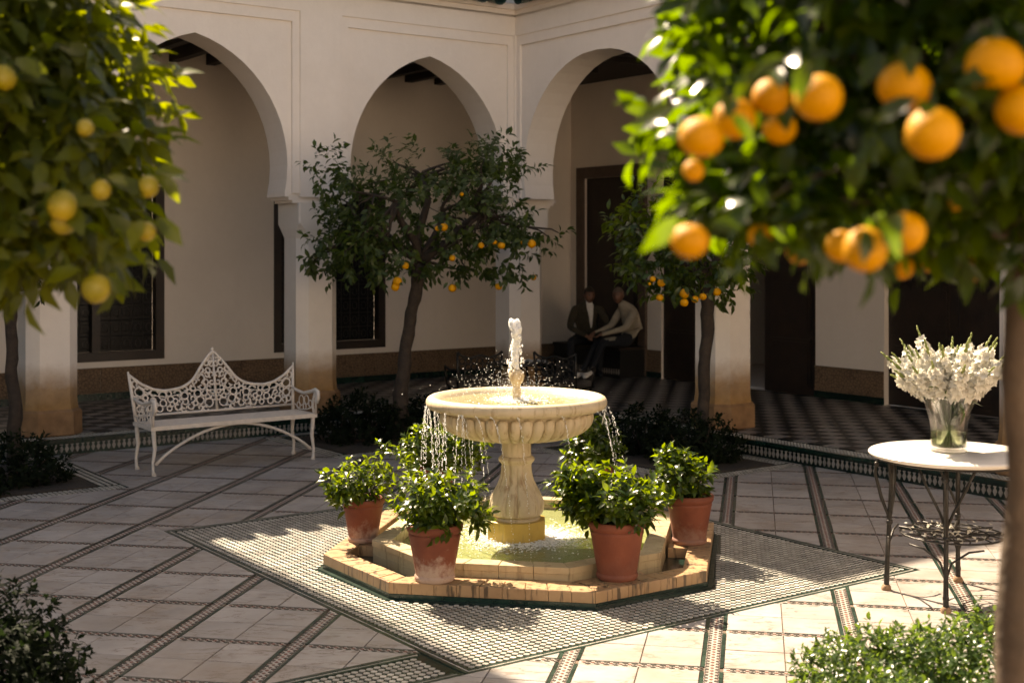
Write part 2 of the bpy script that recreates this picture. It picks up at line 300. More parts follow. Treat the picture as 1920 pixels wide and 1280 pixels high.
# ------------------------------------------------------------------ mesh helpers
class MB:
    def __init__(s): s.v = []; s.f = []; s.mi = []; s.cur = 0
    def add(s, vs, fs):
        o = len(s.v); s.v += [tuple(p) for p in vs]; s.f += [tuple(o + i for i in f) for f in fs]; s.mi += [s.cur] * len(fs); return s
    def box(s, x0, x1, y0, y1, z0, z1):
        return s.add([(x0, y0, z0), (x1, y0, z0), (x1, y1, z0), (x0, y1, z0), (x0, y0, z1), (x1, y0, z1), (x1, y1, z1), (x0, y1, z1)],
                     [(0, 3, 2, 1), (4, 5, 6, 7), (0, 1, 5, 4), (1, 2, 6, 5), (2, 3, 7, 6), (3, 0, 4, 7)])
    def prism(s, poly, z0, z1, bottom=True, inset=0.0):
        n = len(poly)
        vs = [(p[0], p[1], z0) for p in poly]
        if inset:
            cx = sum(p[0] for p in poly) / n; cy = sum(p[1] for p in poly) / n
            vs += [(p[0], p[1], z1 - inset) for p in poly]
            top = []
            for p in poly:
                d = math.hypot(p[0] - cx, p[1] - cy) or 1
                k = max(0, 1 - 1.3 * inset / d); top.append((cx + (p[0] - cx) * k, cy + (p[1] - cy) * k, z1))
            vs += top
            fs = [tuple(range(2 * n, 3 * n))] + [(l * n + i, l * n + (i + 1) % n, (l + 1) * n + (i + 1) % n, (l + 1) * n + i) for l in (0, 1) for i in range(n)]
        else:
            vs += [(p[0], p[1], z1) for p in poly]
            fs = [tuple(range(n, 2 * n))] + [(i, (i + 1) % n, n + (i + 1) % n, n + i) for i in range(n)]
        if bottom: fs.append(tuple(range(n - 1, -1, -1)))
        return s.add(vs, fs)
    def lathe(s, prof, n=32, mod=None, cap=True, c=(0, 0, 0)):
        vs = []
        for (r, z) in prof:
            for k in range(n):
                a = 2 * math.pi * k / n; rr = r * (mod(a, z) if mod else 1)
                vs.append((c[0] + rr * math.cos(a), c[1] + rr * math.sin(a), c[2] + z))
        m = len(prof)
        fs = [(j * n + k, j * n + (k + 1) % n, (j + 1) * n + (k + 1) % n, (j + 1) * n + k) for j in range(m - 1) for k in range(n)]
        if cap:
            fs.append(tuple(range(n - 1, -1, -1))); fs.append(tuple((m - 1) * n + k for k in range(n)))
        return s.add(vs, fs)
    def tube(s, pts, rad, n=6, cap=True, closed=False):
        pts = [Vector(p) for p in pts]; m = len(pts)
        rad = rad if hasattr(rad, '__len__') else [rad] * m
        vs = []; up = None
        for i, p in enumerate(pts):
            if closed: d = pts[(i + 1) % m] - pts[i - 1]
            else: d = pts[min(i + 1, m - 1)] - pts[max(i - 1, 0)]
            if d.length < 1e-9: d = Vector((0, 0, 1))
            d.normalize()
            if up is None: up = d.orthogonal().normalized()
            else:
                up = up - d * up.dot(d)
                up = up.normalized() if up.length > 1e-6 else d.orthogonal().normalized()
            q = d.cross(up)
            for k in range(n):
                a = 2 * math.pi * k / n
                vs.append(p + (up * math.cos(a) + q * math.sin(a)) * rad[i])
        fs = []
        for i in range(m if closed else m - 1):
            j = (i + 1) % m
            fs += [(i * n + k, i * n + (k + 1) % n, j * n + (k + 1) % n, j * n + k) for k in range(n)]
        if cap and not closed:
            fs.append(tuple(range(n - 1, -1, -1))); fs.append(tuple((m - 1) * n + k for k in range(n)))
        return s.add(vs, fs)
    def ball(s, c, r, n=8, m=5, sq=(1, 1, 1), M3=None):
        vs = [Vector((0, 0, -1))]
        for j in range(1, m):
            ph = -math.pi / 2 + math.pi * j / m
            vs += [Vector((math.cos(ph) * math.cos(2 * math.pi * k / n), math.cos(ph) * math.sin(2 * math.pi * k / n), math.sin(ph))) for k in range(n)]
        vs.append(Vector((0, 0, 1)))
        out = []
        for v in vs:
            q = Vector((v.x * sq[0], v.y * sq[1], v.z * sq[2])) * r
            if M3: q = M3 @ q
            out.append(q + Vector(c))
        fs = [(0, 1 + (k + 1) % n, 1 + k) for k in range(n)]
        for j in range(m - 2):
            o = 1 + j * n
            fs += [(o + k, o + (k + 1) % n, o + n + (k + 1) % n, o + n + k) for k in range(n)]
        o = 1 + (m - 2) * n
        fs += [(o + k, o + (k + 1) % n, len(vs) - 1) for k in range(n)]
        return s.add(out, fs)
    def mesh(s, name, mats, smooth=False):
        me = bpy.data.meshes.new(name); me.from_pydata(s.v, [], s.f)
        for m_ in (mats if isinstance(mats, (list, tuple)) else [mats]): me.materials.append(m_)
        if any(s.mi): me.polygons.foreach_set('material_index', s.mi)
        if smooth:
            me.polygons.foreach_set('use_smooth', [True] * len(s.f))
            if smooth != 'all':
                try: me.set_sharp_from_angle(angle=R(40))
                except Exception: pass
        me.update(); return me
    def obj(s, name, mats, parent=None, smooth=False, **props):
        return link(name, s.mesh(name, mats, smooth), parent, **props)
def link(name, data, parent=None, loc=None, rotz=None, **props):
    o = bpy.data.objects.new(name, data); COL.objects.link(o)
    if parent is not None: o.parent = parent
    if loc is not None: o.location = loc
    if rotz is not None: o.rotation_euler.z = rotz
    for k, v in props.items(): o[k] = v
    return o
def thing(name, label, cat, loc=(0, 0, 0), rotz=0.0, group=None):
    o = link(name, None, None, loc, rotz, label=label, category=cat)
    o.empty_display_size = 0.2
    if group: o['group'] = group
    return o
CX, CY = 0.0, 8.9
def W(a, y, z=0.0):   # courtyard frame (a along the left arcade, y towards it) -> world
    return (CX + a * math.cos(THA) - y * math.sin(THA), CY + a * math.sin(THA) + y * math.cos(THA), z)
def P(u, v, D):        # point seen at (u, v) of the 1920x1280 photograph at depth D
    return ((u - 960) / 2450 * D, D, H - (v - 465) / 2450 * D)
def px(p):
    return (960 + p[0] / p[1] * 2450, 465 + (H - (p[2] if len(p) > 2 else 0)) / p[1] * 2450)
def halfplane(poly, nx, ny, d, keep_in=True):     # keep nx*x+ny*y <= d (or >=)
    out = []; s = 1 if keep_in else -1; n = len(poly)
    for i in range(n):
        p, q = poly[i], poly[(i + 1) % n]
        fp = s * (nx * p[0] + ny * p[1] - d); fq = s * (nx * q[0] + ny * q[1] - d)
        if fp <= 1e-9: out.append(p)
        if (fp < -1e-9 and fq > 1e-9) or (fp > 1e-9 and fq < -1e-9):
            k = fp / (fp - fq); out.append((p[0] + (q[0] - p[0]) * k, p[1] + (q[1] - p[1]) * k))
    return out
def planes(poly):
    out = []
    for i in range(len(poly)):
        p, q = poly[i], poly[(i + 1) % len(poly)]
        nx, ny = q[1] - p[1], -(q[0] - p[0]); l = math.hypot(nx, ny); nx /= l; ny /= l
        out.append((nx, ny, nx * p[0] + ny * p[1]))
    return out
def intersect(poly, conv):
    for (nx, ny, d) in planes(conv):
        poly = halfplane(poly, nx, ny, d)
        if len(poly) < 3: return []
    return poly
def subtract(poly, conv):
    res = []; cur = poly
    for (nx, ny, d) in planes(conv):
        o = halfplane(cur, nx, ny, d, False)
        if len(o) >= 3: res.append(o)
        cur = halfplane(cur, nx, ny, d)
        if len(cur) < 3: break
    return res
def area(p):
    return abs(sum(p[i][0] * p[(i + 1) % len(p)][1] - p[(i + 1) % len(p)][0] * p[i][1] for i in range(len(p)))) / 2
def rectW(a0, a1, y0, y1):
    return [W(a0, y0)[:2], W(a1, y0)[:2], W(a1, y1)[:2], W(a0, y1)[:2]]
def subtract_all(polys, obs):
    for o in obs:
        nxt = []
        for p in polys: nxt += subtract(p, o)
        polys = nxt
    return [p for p in polys if area(p) > 2e-5]

# leaves ------------------------------------------------------------
LT = np.array([(0, 0, 0), (-.30, .28, .05), (.30, .28, .05), (0, .33, -.02), (-.36, .60, .03), (.36, .60, .03), (0, .66, -.02), (0, 1.0, -.12)], float)
LF = [(0, 3, 1), (0, 2, 3), (3, 6, 4, 1), (3, 2, 5, 6), (6, 7, 4), (6, 5, 7)]
def unit(a): return a / np.maximum(np.linalg.norm(a, axis=-1, keepdims=True), 1e-9)
def leaf_arrays(Pn, D, Nn, L, wid=0.62, curl=None):
    D = unit(D); S = unit(np.cross(D, Nn)); U = np.cross(S, D)
    n = len(Pn); T = LT[None].repeat(n, 0).copy(); T[:, :, 0] *= wid
    if curl is not None:
        T[:, :, 2] -= curl[:, None] * T[:, :, 1] ** 2
    V = Pn[:, None] + L[:, None, None] * (T[..., 0:1] * S[:, None] + T[..., 1:2] * D[:, None] + T[..., 2:3] * U[:, None])
    return V
def leaf_mesh(name, V, mat):
    n = len(V); m = V.shape[1]
    me = bpy.data.meshes.new(name)
    verts = V.reshape(-1, 3)
    loops = []; tot = []
    base = np.concatenate([np.array(f) for f in LF]); tots = np.array([len(f) for f in LF])
    allv = (np.arange(n)[:, None] * m + base[None]).ravel(); alltot = np.tile(tots, n)
    me.vertices.add(len(verts)); me.vertices.foreach_set('co', verts.ravel().astype(np.float32))
    me.loops.add(len(allv)); me.loops.foreach_set('vertex_index', allv.astype(np.int32))
    me.polygons.add(len(alltot)); st = np.concatenate([[0], np.cumsum(alltot)[:-1]])
    me.polygons.foreach_set('loop_start', st.astype(np.int32)); me.polygons.foreach_set('loop_total', alltot.astype(np.int32))
    me.polygons.foreach_set('use_smooth', np.ones(len(alltot), bool))
    me.materials.append(mat); me.update(calc_edges=True); me.validate(); return me
def twigs(centers, dirs, nl, L, spread=1.0, tlen=0.12, droop=0.25, curl=(0.0, 0.35), upn=0.8):
    """leaf arrays for twigs at centers"""
    n = len(centers); k = np.arange(nl)
    t = (k + 0.5) / nl
    c = centers[:, None] + dirs[:, None] * (tlen * (t[None, :, None] - 0.3)) + rng.normal(0, 0.012 * L / 0.08, (n, nl, 3))
    o1 = unit(np.cross(dirs, rng.normal(size=(n, 3)))); o2 = np.cross(dirs, o1)
    ang = k[None] * 2.4 + rng.uniform(0, 6.28, (n, 1)) + rng.normal(0, .3, (n, nl))
    rad = np.cos(ang)[..., None] * o1[:, None] + np.sin(ang)[..., None] * o2[:, None]
    D = dirs[:, None] * (0.35 + 0.7 * t[None, :, None]) + rad * spread * (1.1 - 0.6 * t[None, :, None]) + rng.normal(0, .2, (n, nl, 3))
    D[..., 2] -= droop
    Nn = dirs[:, None] * 0.8 - rad * 0.2 + rng.normal(0, .35, (n, nl, 3)); Nn[..., 2] += upn
    Ls = L * rng.uniform(0.6, 1.15, n * nl)
    return leaf_arrays(c.reshape(-1, 3), D.reshape(-1, 3), Nn.reshape(-1, 3), Ls, curl=rng.uniform(curl[0], curl[1], n * nl))
def crown_points(n, c, r, shell=0.55, zmin=None, lump=0.25, seed=0):
    c = np.array(c); r = np.array(r); out = []
    while len(out) < n:
        d = unit(rng.normal(size=(n, 3)))
        rad = rng.uniform(shell ** 3, 1, n) ** (1 / 3)
        for i in range(n):
            ls = 1 + lump * mnoise.noise(Vector((d[i, 0] * 2.2 + seed, d[i, 1] * 2.2, d[i, 2] * 2.2 + seed)))
            p = c + d[i] * r * rad[i] * ls
            if zmin is not None and p[2] < zmin + 0.05 * mnoise.noise(Vector((p[0] * 5, p[1] * 5, seed))): continue
            out.append((p, d[i]))
            if len(out) >= n: break
    return np.array([o[0] for o in out]), np.array([o[1] for o in out])

# =================================================================== GROUND AND FLOOR
AW, AE = -9.0, 4.15           # courtyard extents in the frame: riser of the right gallery at a = AE
YR = 5.75                     # riser of the left gallery
PZ = 0.16                     # gallery level
ground = MB().box(-60, 60, -60, 60, -1.0, -0.012).obj('ground', M['grout'], None, kind='structure')
floor = MB().prism(rectW(AW, AE, -13, YR), -0.01, 0.0).obj('courtyard_floor', M['grout'], None, kind='structure')
TILT = R(-10.5)
e1 = (math.cos(TILT), math.sin(TILT)); e2 = (-math.sin(TILT), math.cos(TILT))
def lat(p, q): return (p * e1[0] + q * e2[0], p * e1[1] + q * e2[1])
court = rectW(AW, AE, -13, YR)
starA = rectW(-1.75, 1.70, -2.05, 1.84)
starB = rectW(-5.5, -1.75, -2.05, -1.62)
beds = {'left': (-4.3, -1.55, 3.85, 5.45), 'mid': (1.0, 3.1, 4.15, 5.45), 'right': (2.85, 3.95, 1.25, 3.2)}
BW = 0.2
bedW = {k: rectW(v[0], v[1], v[2], v[3]) for k, v in beds.items()}
bandW = {k: rectW(v[0] - BW, v[1] + (BW if k != 'right' else 0.19), v[2] - BW, v[3] + 0.2) for k, v in beds.items()}
obst = [starA, starB] + list(bandW.values())
PP, PQ, P0, Q0 = 0.70, 0.64, -0.20, 7.0
WV, WH = 0.055, 0.031        # half widths of the two kinds of band
def visible(poly, mu=90):
    c = (sum(p[0] for p in poly) / len(poly), sum(p[1] for p in poly) / len(poly))
    if c[1] < 3.5: return None
    if c[1] > 15.0: return None
    u, v = px(c)
    if u < -mu or u > 1920 + mu or v > 1280 + 260: return None
    return c
tiles = []; cream_base = MB(); gseg = MB(); motif = MB()
ks = range(-12, 14)
for i in ks:
    for j in range(-8, 16):
        p0, q0 = P0 + i * PP, Q0 + j * PQ
        for (pa, pb) in ((p0 + WV, p0 + PP / 2), (p0 + PP / 2, p0 + PP - WV)):
            for (qa, qb) in ((q0 + WH, q0 + PQ / 2), (q0 + PQ / 2, q0 + PQ - WH)):
                g = 0.0030
                poly = [lat(pa + g, qa + g), lat(pb - g, qa + g), lat(pb - g, qb - g), lat(pa + g, qb - g)]
                if not visible(poly): continue
                poly = intersect(poly, court)
                if len(poly) < 3: continue
                for pc in subtract_all([poly], obst):
                    tiles.append(pc)
        # bands: e2 direction (with green edges), e1 direction (thin)
        def strip(mb, pa, pb, qa, qb, z0, z1, inset=0.0):
            poly = [lat(pa, qa), lat(pb, qa), lat(pb, qb), lat(pa, qb)]
            if not visible(poly): return
            poly = intersect(poly, court)
            if len(poly) < 3: return
            for pc in subtract_all([poly], obst): mb.prism(pc, z0, z1, bottom=False)
        strip(cream_base, p0 - WV + .020, p0 + WV - .020, q0, q0 + PQ, -0.004, 0.0035)
        strip(cream_base, p0 + WV, p0 + PP - WV, q0 - WH + .004, q0 + WH - .004, -0.004, 0.0035)
        for s in (-1, 1):
            for k in range(6):
                qa = q0 + WH + k * (PQ - 2 * WH) / 6; qb = q0 + WH + (k + 1) * (PQ - 2 * WH) / 6 - 0.003
                c0 = p0 + s * (WV - 0.0095)
                strip(gseg, c0 - 0.0088, c0 + 0.0088, qa, qb, -0.004, 0.0055)
            strip(gseg, p0 + WV + .003, p0 + PP - WV - .003, q0 + s * (WH - .002) - .0022, q0 + s * (WH - .002) + .0022, -0.004, 0.005)
        # motifs
        def chip(mat, cx, cy, rx, ry, rot=0.0, n=4):
            poly = []
            for k in range(n):
                a = 2 * math.pi * k / n + rot
                poly.append(lat(cx + rx * math.cos(a), cy + ry * math.sin(a)))
            if not visible(poly): return
            if any(len(intersect(poly, o)) >= 3 for o in obst): return
            if len(intersect(poly, court)) < 3: return
            motif.cur = mat; motif.prism(poly, 0.003, 0.0062, bottom=False)
        nq = 15
        for k in range(nq):
            qq = q0 + (k + .5) * PQ / nq
            chip(0, p0, qq, .010, .0105)
            for s in (-1, 1):
                chip(1, p0 + s * .024, qq + PQ / nq / 2, .011, .013, .5)
                chip(0 if k % 2 else 1, p0 + s * .031, qq, .003, .007)
        npp = 13
        for k in range(npp):
            pp = p0 + WV + (k + .5) * (PP - 2 * WV) / npp
            chip(0, pp, q0, .011, .009)
            for s in (-1, 1): chip(1, pp + (PP - 2 * WV) / npp / 2, q0 + s * .015, .015, .010)
cream_base.obj('band_mosaic', M['band_base'], floor, kind='stuff')
gseg.obj('green_band_tiles', M['green_chip'], floor, kind='stuff')
motif.obj('band_motif', [M['red_chip'], M['dark_chip']], floor, kind='stuff')
def shown(poly):
    us = [px(p) for p in poly]
    u = [min(max(a, 0), 1920) for a, b in us]; v = [min(b, 1280) for a, b in us]
    return area(list(zip(u, v)))
tiles.sort(key=lambda p: -shown(p))
rest = MB()
for k, p in enumerate(tiles):
    z1 = 0.006 + rng.uniform(-0.0006, 0.0008)
    if k < 300: MB().prism(p, -0.004, z1, bottom=False, inset=0.0012).obj('marble_tile', M['marble'], floor)
    else: rest.prism(p, -0.004, z1, bottom=False, inset=0.0012)
rest.obj('marble_tiles', M['marble'], floor, kind='stuff')

# --- zellige star round the fountain and the frames of the beds
OCX, OCY = 0.115, 8.73        # centre of the octagonal basin
def octv(hx, hy, c, w_=0.0):
    hx -= w_; hy -= w_; c -= 0.586 * w_
    pts = [(hx - c, -hy), (hx, -hy + c), (hx, hy - c), (hx - c, hy), (-hx + c, hy), (-hx, hy - c), (-hx, -hy + c), (-hx + c, -hy)]
    return pts
def toW(pts): return [(OCX + a * e1[0] + b * e2[0], OCY + a * e1[1] + b * e2[1]) for a, b in pts]
OCT_OUT = toW(octv(1.2, 1.3, 0.6)); OCT_RING = toW(octv(1.2, 1.3, 0.6, -0.045))
star = MB()
for pl in (starA, starB): star.prism(pl, -0.006, 0.0008)
star.obj('star_bed', M['green_glaze'], floor)
chips = MB(); green = MB(); line = MB()
def zell(rect, ins, pitch=0.041):
    a0, a1, y0, y1 = rect
    na = int((a1 - a0 - 2 * ins) / pitch); ny = int((y1 - y0 - 2 * ins) / pitch)
    for i in range(na):
        for j in range(ny):
            a = a0 + ins + (i + .5) * (a1 - a0 - 2 * ins) / na; y = y0 + ins + (j + .5) * (y1 - y0 - 2 * ins) / ny
            wx = W(a, y)
            if wx[1] < 4.2: continue
            u, v = px(wx)
            if u < -150 or u > 2070 or v > 1500: continue
            if len(intersect([wx[:2], (wx[0] + .001, wx[1]), (wx[0], wx[1] + .001)], OCT_RING)) >= 3: continue
            h, kx = pitch * .5, pitch * .37
            jz = 0.0045 + rng.uniform(-.0005, .0006)
            poly = [W(a - h * .92, y)[:2], W(a - h * .34, y - kx)[:2], W(a + h * .34, y - kx)[:2], W(a + h * .92, y)[:2], W(a + h * .34, y + kx)[:2], W(a - h * .34, y + kx)[:2]]
            chips.prism(poly, 0, jz, bottom=False)
            if i < na - 1 and j < ny - 1:
                a2, y2, g = a + pitch / 2, y + pitch / 2, pitch * .17
                green.prism([W(a2 - g * 1.5, y2)[:2], W(a2, y2 - g)[:2], W(a2 + g * 1.5, y2)[:2], W(a2, y2 + g)[:2]], 0, jz - .0004, bottom=False)
def edge_lines(a0, a1, y0, y1, sides='WESN'):
    for (o, wd, mb, hgt) in ((0.004, .022, green, .006), (0.030, .008, chips, .0045), (0.042, .014, green, .0055)):
        L_ = 0.11
        def seg(x0, x1, c, hor, sgn):
            n = max(1, int((x1 - x0) / L_))
            for k in range(n):
                s0 = x0 + (x1 - x0) * k / n + .0015; s1 = x0 + (x1 - x0) * (k + 1) / n - .0015
                lo, hi = (c + sgn * o, c + sgn * (o + wd)); lo, hi = min(lo, hi), max(lo, hi)
                pl = rectW(s0, s1, lo, hi) if hor else rectW(lo, hi, s0, s1)
                if visible(pl, 200): mb.prism(pl, -.002, hgt, bottom=False)
        m = o + wd if wd > .02 else o
        if 'S' in sides: seg(a0 + o, a1 - o, y0, True, 1)
        if 'N' in sides: seg(a0 + o, a1 - o, y1, True, -1)
        if 'W' in sides: seg(y0 + o + wd, y1 - o - wd, a0, False, 1)
        if 'E' in sides: seg(y0 + o + wd, y1 - o - wd, a1, False, -1)
zell((-1.75, 1.70, -2.05, 1.84), 0.065); edge_lines(-1.75, 1.70, -2.05, 1.84)
zell((-5.5, -1.75, -2.05, -1.62), 0.065); edge_lines(-5.5, -1.75, -2.05, -1.62, 'SN')
for k, (a0, a1, y0, y1) in beds.items():
    A1 = a1 + (BW if k != 'right' else 0.19)
    MB().prism(bandW[k], -0.006, 0.0008).obj('bed_band', M['green_glaze'], floor)
    for r_ in ((a0 - BW, A1, y0 - BW, y0), (a0 - BW, a0, y0, y1 + .2), (a1, A1, y0, y1 + .2)):
        zell(r_, 0.018, 0.041)
    soil = MB().prism(bedW[k], -0.005, 0.012, inset=.01).obj('bed_soil', M['soil'], floor)
def ring(o_out, o_in, mb, z1, nseg):
    for i in range(8):
        A, B, C_, D_ = o_out[i], o_out[(i + 1) % 8], o_in[(i + 1) % 8], o_in[i]
        L_ = math.hypot(B[0] - A[0], B[1] - A[1]); n = max(1, int(L_ / nseg))
        for k in range(n):
            g = .0016 / L_; t0 = k / n + g; t1 = (k + 1) / n - g
            f = lambda X, Y, t: (X[0] + (Y[0] - X[0]) * t, X[1] + (Y[1] - X[1]) * t)
            mb.prism([f(A, B, t0), f(A, B, t1), f(D_, C_, t1), f(D_, C_, t0)], -.001, z1, bottom=False)
oc = lambda w_: toW(octv(1.2, 1.3, .6, w_))
ring(oc(-.030), oc(-.004), green, .0056, .1)
chips.obj('zellige_chips', M['cream_chip'], floor, kind='stuff')
green.obj('green_zellige', M['green_chip'], floor, kind='stuff')

# --- gallery floor, a step up
gal = MB()
gal.prism(rectW(AW - 3, 7.6, YR, 9.0), -0.01, PZ - .006); gal.prism(rectW(AE, 7.6, -8, YR), -0.01, PZ - .006)
gfloor = gal.obj('gallery_floor', M['green_glaze'], None, kind='structure')
light, dark_ = [], []
TS = 0.19
for i in range(-50, 60):
    for j in range(-50, 60):
        a, y = AE + .30 + i * TS, YR + .30 + j * TS
        if not ((y >= YR + .29 and y < 8.8) or (a >= AE + .29 and a < 7.45)): continue
        if a > 7.45 or y > 8.8 or a < AW: continue
        pl = [W(a + .0012, y + .0012)[:2], W(a + TS - .0012, y + .0012)[:2], W(a + TS - .0012, y + TS - .0012)[:2], W(a + .0012, y + TS - .0012)[:2]]
        u, v = px((pl[0][0], pl[0][1], PZ)) if pl[0][1] > 3 else (9999, 0)
        if u < -120 or u > 2050 or pl[0][1] < 5: continue
        (light if (i + j) % 2 else dark_).append(pl)
def shownz(p):
    us = [px((q[0], q[1], PZ)) for q in p]
    return area([(min(max(a, 0), 1920), b) for a, b in us])
for lst, mt, nm, nms in ((light, 'light_tile', 'light_tile', 'light_tiles'), (dark_, 'black_tile', 'black_tile', 'black_tiles')):
    lst.sort(key=lambda p: -shownz(p)); rs = MB()
    for k, p in enumerate(lst):
        z = PZ + rng.uniform(-.0005, .0005)
        if k < 145: MB().prism(p, PZ - .006, z, bottom=False).obj(nm, M[mt], gfloor)
        else: rs.prism(p, PZ - .006, z, bottom=False)
    rs.obj(nms, M[mt], gfloor, kind='stuff')
# nosing band of small zellige, riser frieze
nose = MB(); fr = MB(); dk = MB()
for k in range(int(13 / .04)):
    for r_ in range(5):
        a = AE - 13 + k * .04; y = YR + .055 + r_ * .042
        if a > AE + .05 + r_ * .042: continue
        p = W(a, y)
        if p[1] > 4 and -60 < px((p[0], p[1], PZ))[0] < 1980:
            nose.prism([W(a - .016, y)[:2], W(a, y - .013)[:2], W(a + .016, y)[:2], W(a, y + .013)[:2]], PZ - .006, PZ - .001, bottom=False)
for k in range(int(10 / .04)):
    for r_ in range(5):
        y = YR - k * .04; a = AE + .055 + r_ * .042
        if y > YR + r_ * .042: continue
        p = W(a, y)
        if p[1] > 4 and -60 < px((p[0], p[1], PZ))[0] < 2000:
            nose.prism([W(a - .013, y)[:2], W(a, y - .016)[:2], W(a + .013, y)[:2], W(a, y + .016)[:2]], PZ - .006, PZ - .001, bottom=False)
nose.obj('nosing_mosaic', M['cream_chip'], gfloor, kind='stuff')
def spindle(cx, horiz, pos):
    prof = [(-.016, .108), (.016, .108), (.006, .090), (.020, .062), (.004, .028), (-.004, .028), (-.020, .062), (-.006, .090)]
    if horiz: v0 = [W(pos + s, YR - .0005)[:2] + (z,) for s, z in prof]; v1 = [W(pos + s, YR - .007)[:2] + (z,) for s, z in prof]
    else: v0 = [W(AE - .0005, pos + s)[:2] + (z,) for s, z in prof]; v1 = [W(AE - .007, pos + s)[:2] + (z,) for s, z in prof]
    n = 8; fs = [tuple(range(n, 2 * n)) if not horiz else tuple(range(2 * n - 1, n - 1, -1))] + [(i, (i + 1) % n, n + (i + 1) % n, n + i) for i in range(n)]
    fr.add(v0 + v1, fs)
for k in range(260):
    p = AE - .03 - k * .052
    if W(p, YR)[1] > 5: spindle(0, True, p)
    q = YR - .03 - k * .052
    if W(AE, q)[1] > 5 and px(W(AE, q))[0] < 2050: spindle(0, False, q)
fr.obj('riser_frieze', M['light_tile'], gfloor, kind='stuff')
def tread(n_, f):  # green glazed nosing tiles along the step edge
    for k in range(n_): f(k)
ne = MB()
for k in range(60):
    a0_ = AE - (k + 1) * .2
    if W(a0_, YR)[1] > 5: ne.prism(rectW(a0_ + .002, a0_ + .198, YR - .018, YR + .03), PZ - .03, PZ + .001, inset=.003)
for k in range(60):
    y1_ = YR - k * .2
    if W(AE, y1_)[1] > 5: ne.prism(rectW(AE - .018, AE + .03, y1_ - .198, y1_ - .002), PZ - .03, PZ + .001, inset=.003)
ne.obj('step_edge_tiles', M['green_glaze'], gfloor, kind='stuff')

# =================================================================== ARCADES
WT = 0.45; ZS = 2.64; ZP = 4.32; ZT = 5.06; ZW = 2.95
def arch_curve(half, n=14):
    """right half of the pointed horseshoe, from the spring up to the apex"""
    hgt = ZP - ZW
    Rr = (half * half + hgt * hgt) / (2 * half); off = Rr - half
    pts = []
    a0 = -math.asin((ZW - ZS) / Rr); a1 = math.asin(hgt / Rr)
    for k in range(n + 1):
        a = a0 + (a1 - a0) * k / n
        pts.append((Rr * math.cos(a) - off, ZW + Rr * math.sin(a)))
    pts[-1] = (0.0, ZP); return pts
def arcade(name, label, cat, origin, rotz, cols, flip):
    """local x along the wall, courtyard at -y*flip; cols = column centres along x"""
    root = thing(name, label, cat, origin, rotz)
    f = flip
    Y0, Y1 = 0.0 - f * WT / 2, 0.0 + f * WT / 2          # courtyard face, gallery face
    wall = MB(); mould = MB(); mould2 = MB()
    for i in range(len(cols) - 1):
        x0, x1 = cols[i], cols[i + 1]; cx = (x0 + x1) / 2; bay = x1 - x0
        half = bay / 2 - 0.395
        cur = arch_curve(half)
        right = [(cx + x, z) for x, z in cur]; left = [(cx - x, z) for x, z in cur]
        curve = left + right[::-1][1:]                      # left spring -> apex -> right spring
        out = [(x0, ZS)] + curve + [(x1, ZS), (x1, ZT), (x0, ZT)]
        n = len(out)
        for Y, rev in ((Y0, f > 0), (Y1, f < 0)):
            fs = tuple(range(n)) if not rev else tuple(range(n))
            wall.add([(x, Y, z) for x, z in out], [fs])
        m = len(curve)
        wall.add([(x, Y0, z) for x, z in curve] + [(x, Y1, z) for x, z in curve], [(k, k + 1, m + k + 1, m + k) for k in range(m - 1)])
        # raised frame in two steps round the arch field
        for (dx, zt, yy, mb) in ((0.35, 4.55, 0.030, mould), (0.262, 4.67, 0.050, mould2)):
            xa, xb = x0 + dx, x1 - dx
            ya, yb = sorted((Y0 + f * 0.001, Y0 - f * yy))
            mb.box(x0 + 0.0, xa, ya, yb, ZS + .001 if dx > .3 else 2.60, zt)
            mb.box(xb, x1 - 0.0, ya, yb, ZS + .001 if dx > .3 else 2.60, zt)
            mb.box(x0, x1, ya, yb, zt, ZT - (0.02 if dx > .3 else 0.012))
    for i, cx in enumerate(cols[1:-1] if len(cols) > 3 else cols): pass
    wall.obj('wall', M['plaster'], root)
    mould.obj('panel_moulding', M['plaster'], root); mould2.obj('panel_moulding', M['plaster'], root)
    co = MB()
    for (dz0, dz1, pr) in ((4.90, 4.925, .05), (4.925, 4.955, .075), (4.955, 4.985, .06), (4.985, 5.06, .10)):
        ya, yb = sorted((Y0, Y0 - f * pr)); co.box(cols[0], cols[-1], ya, yb, dz0, dz1)
    co.obj('cornice', M['plaster'], root)
    return root
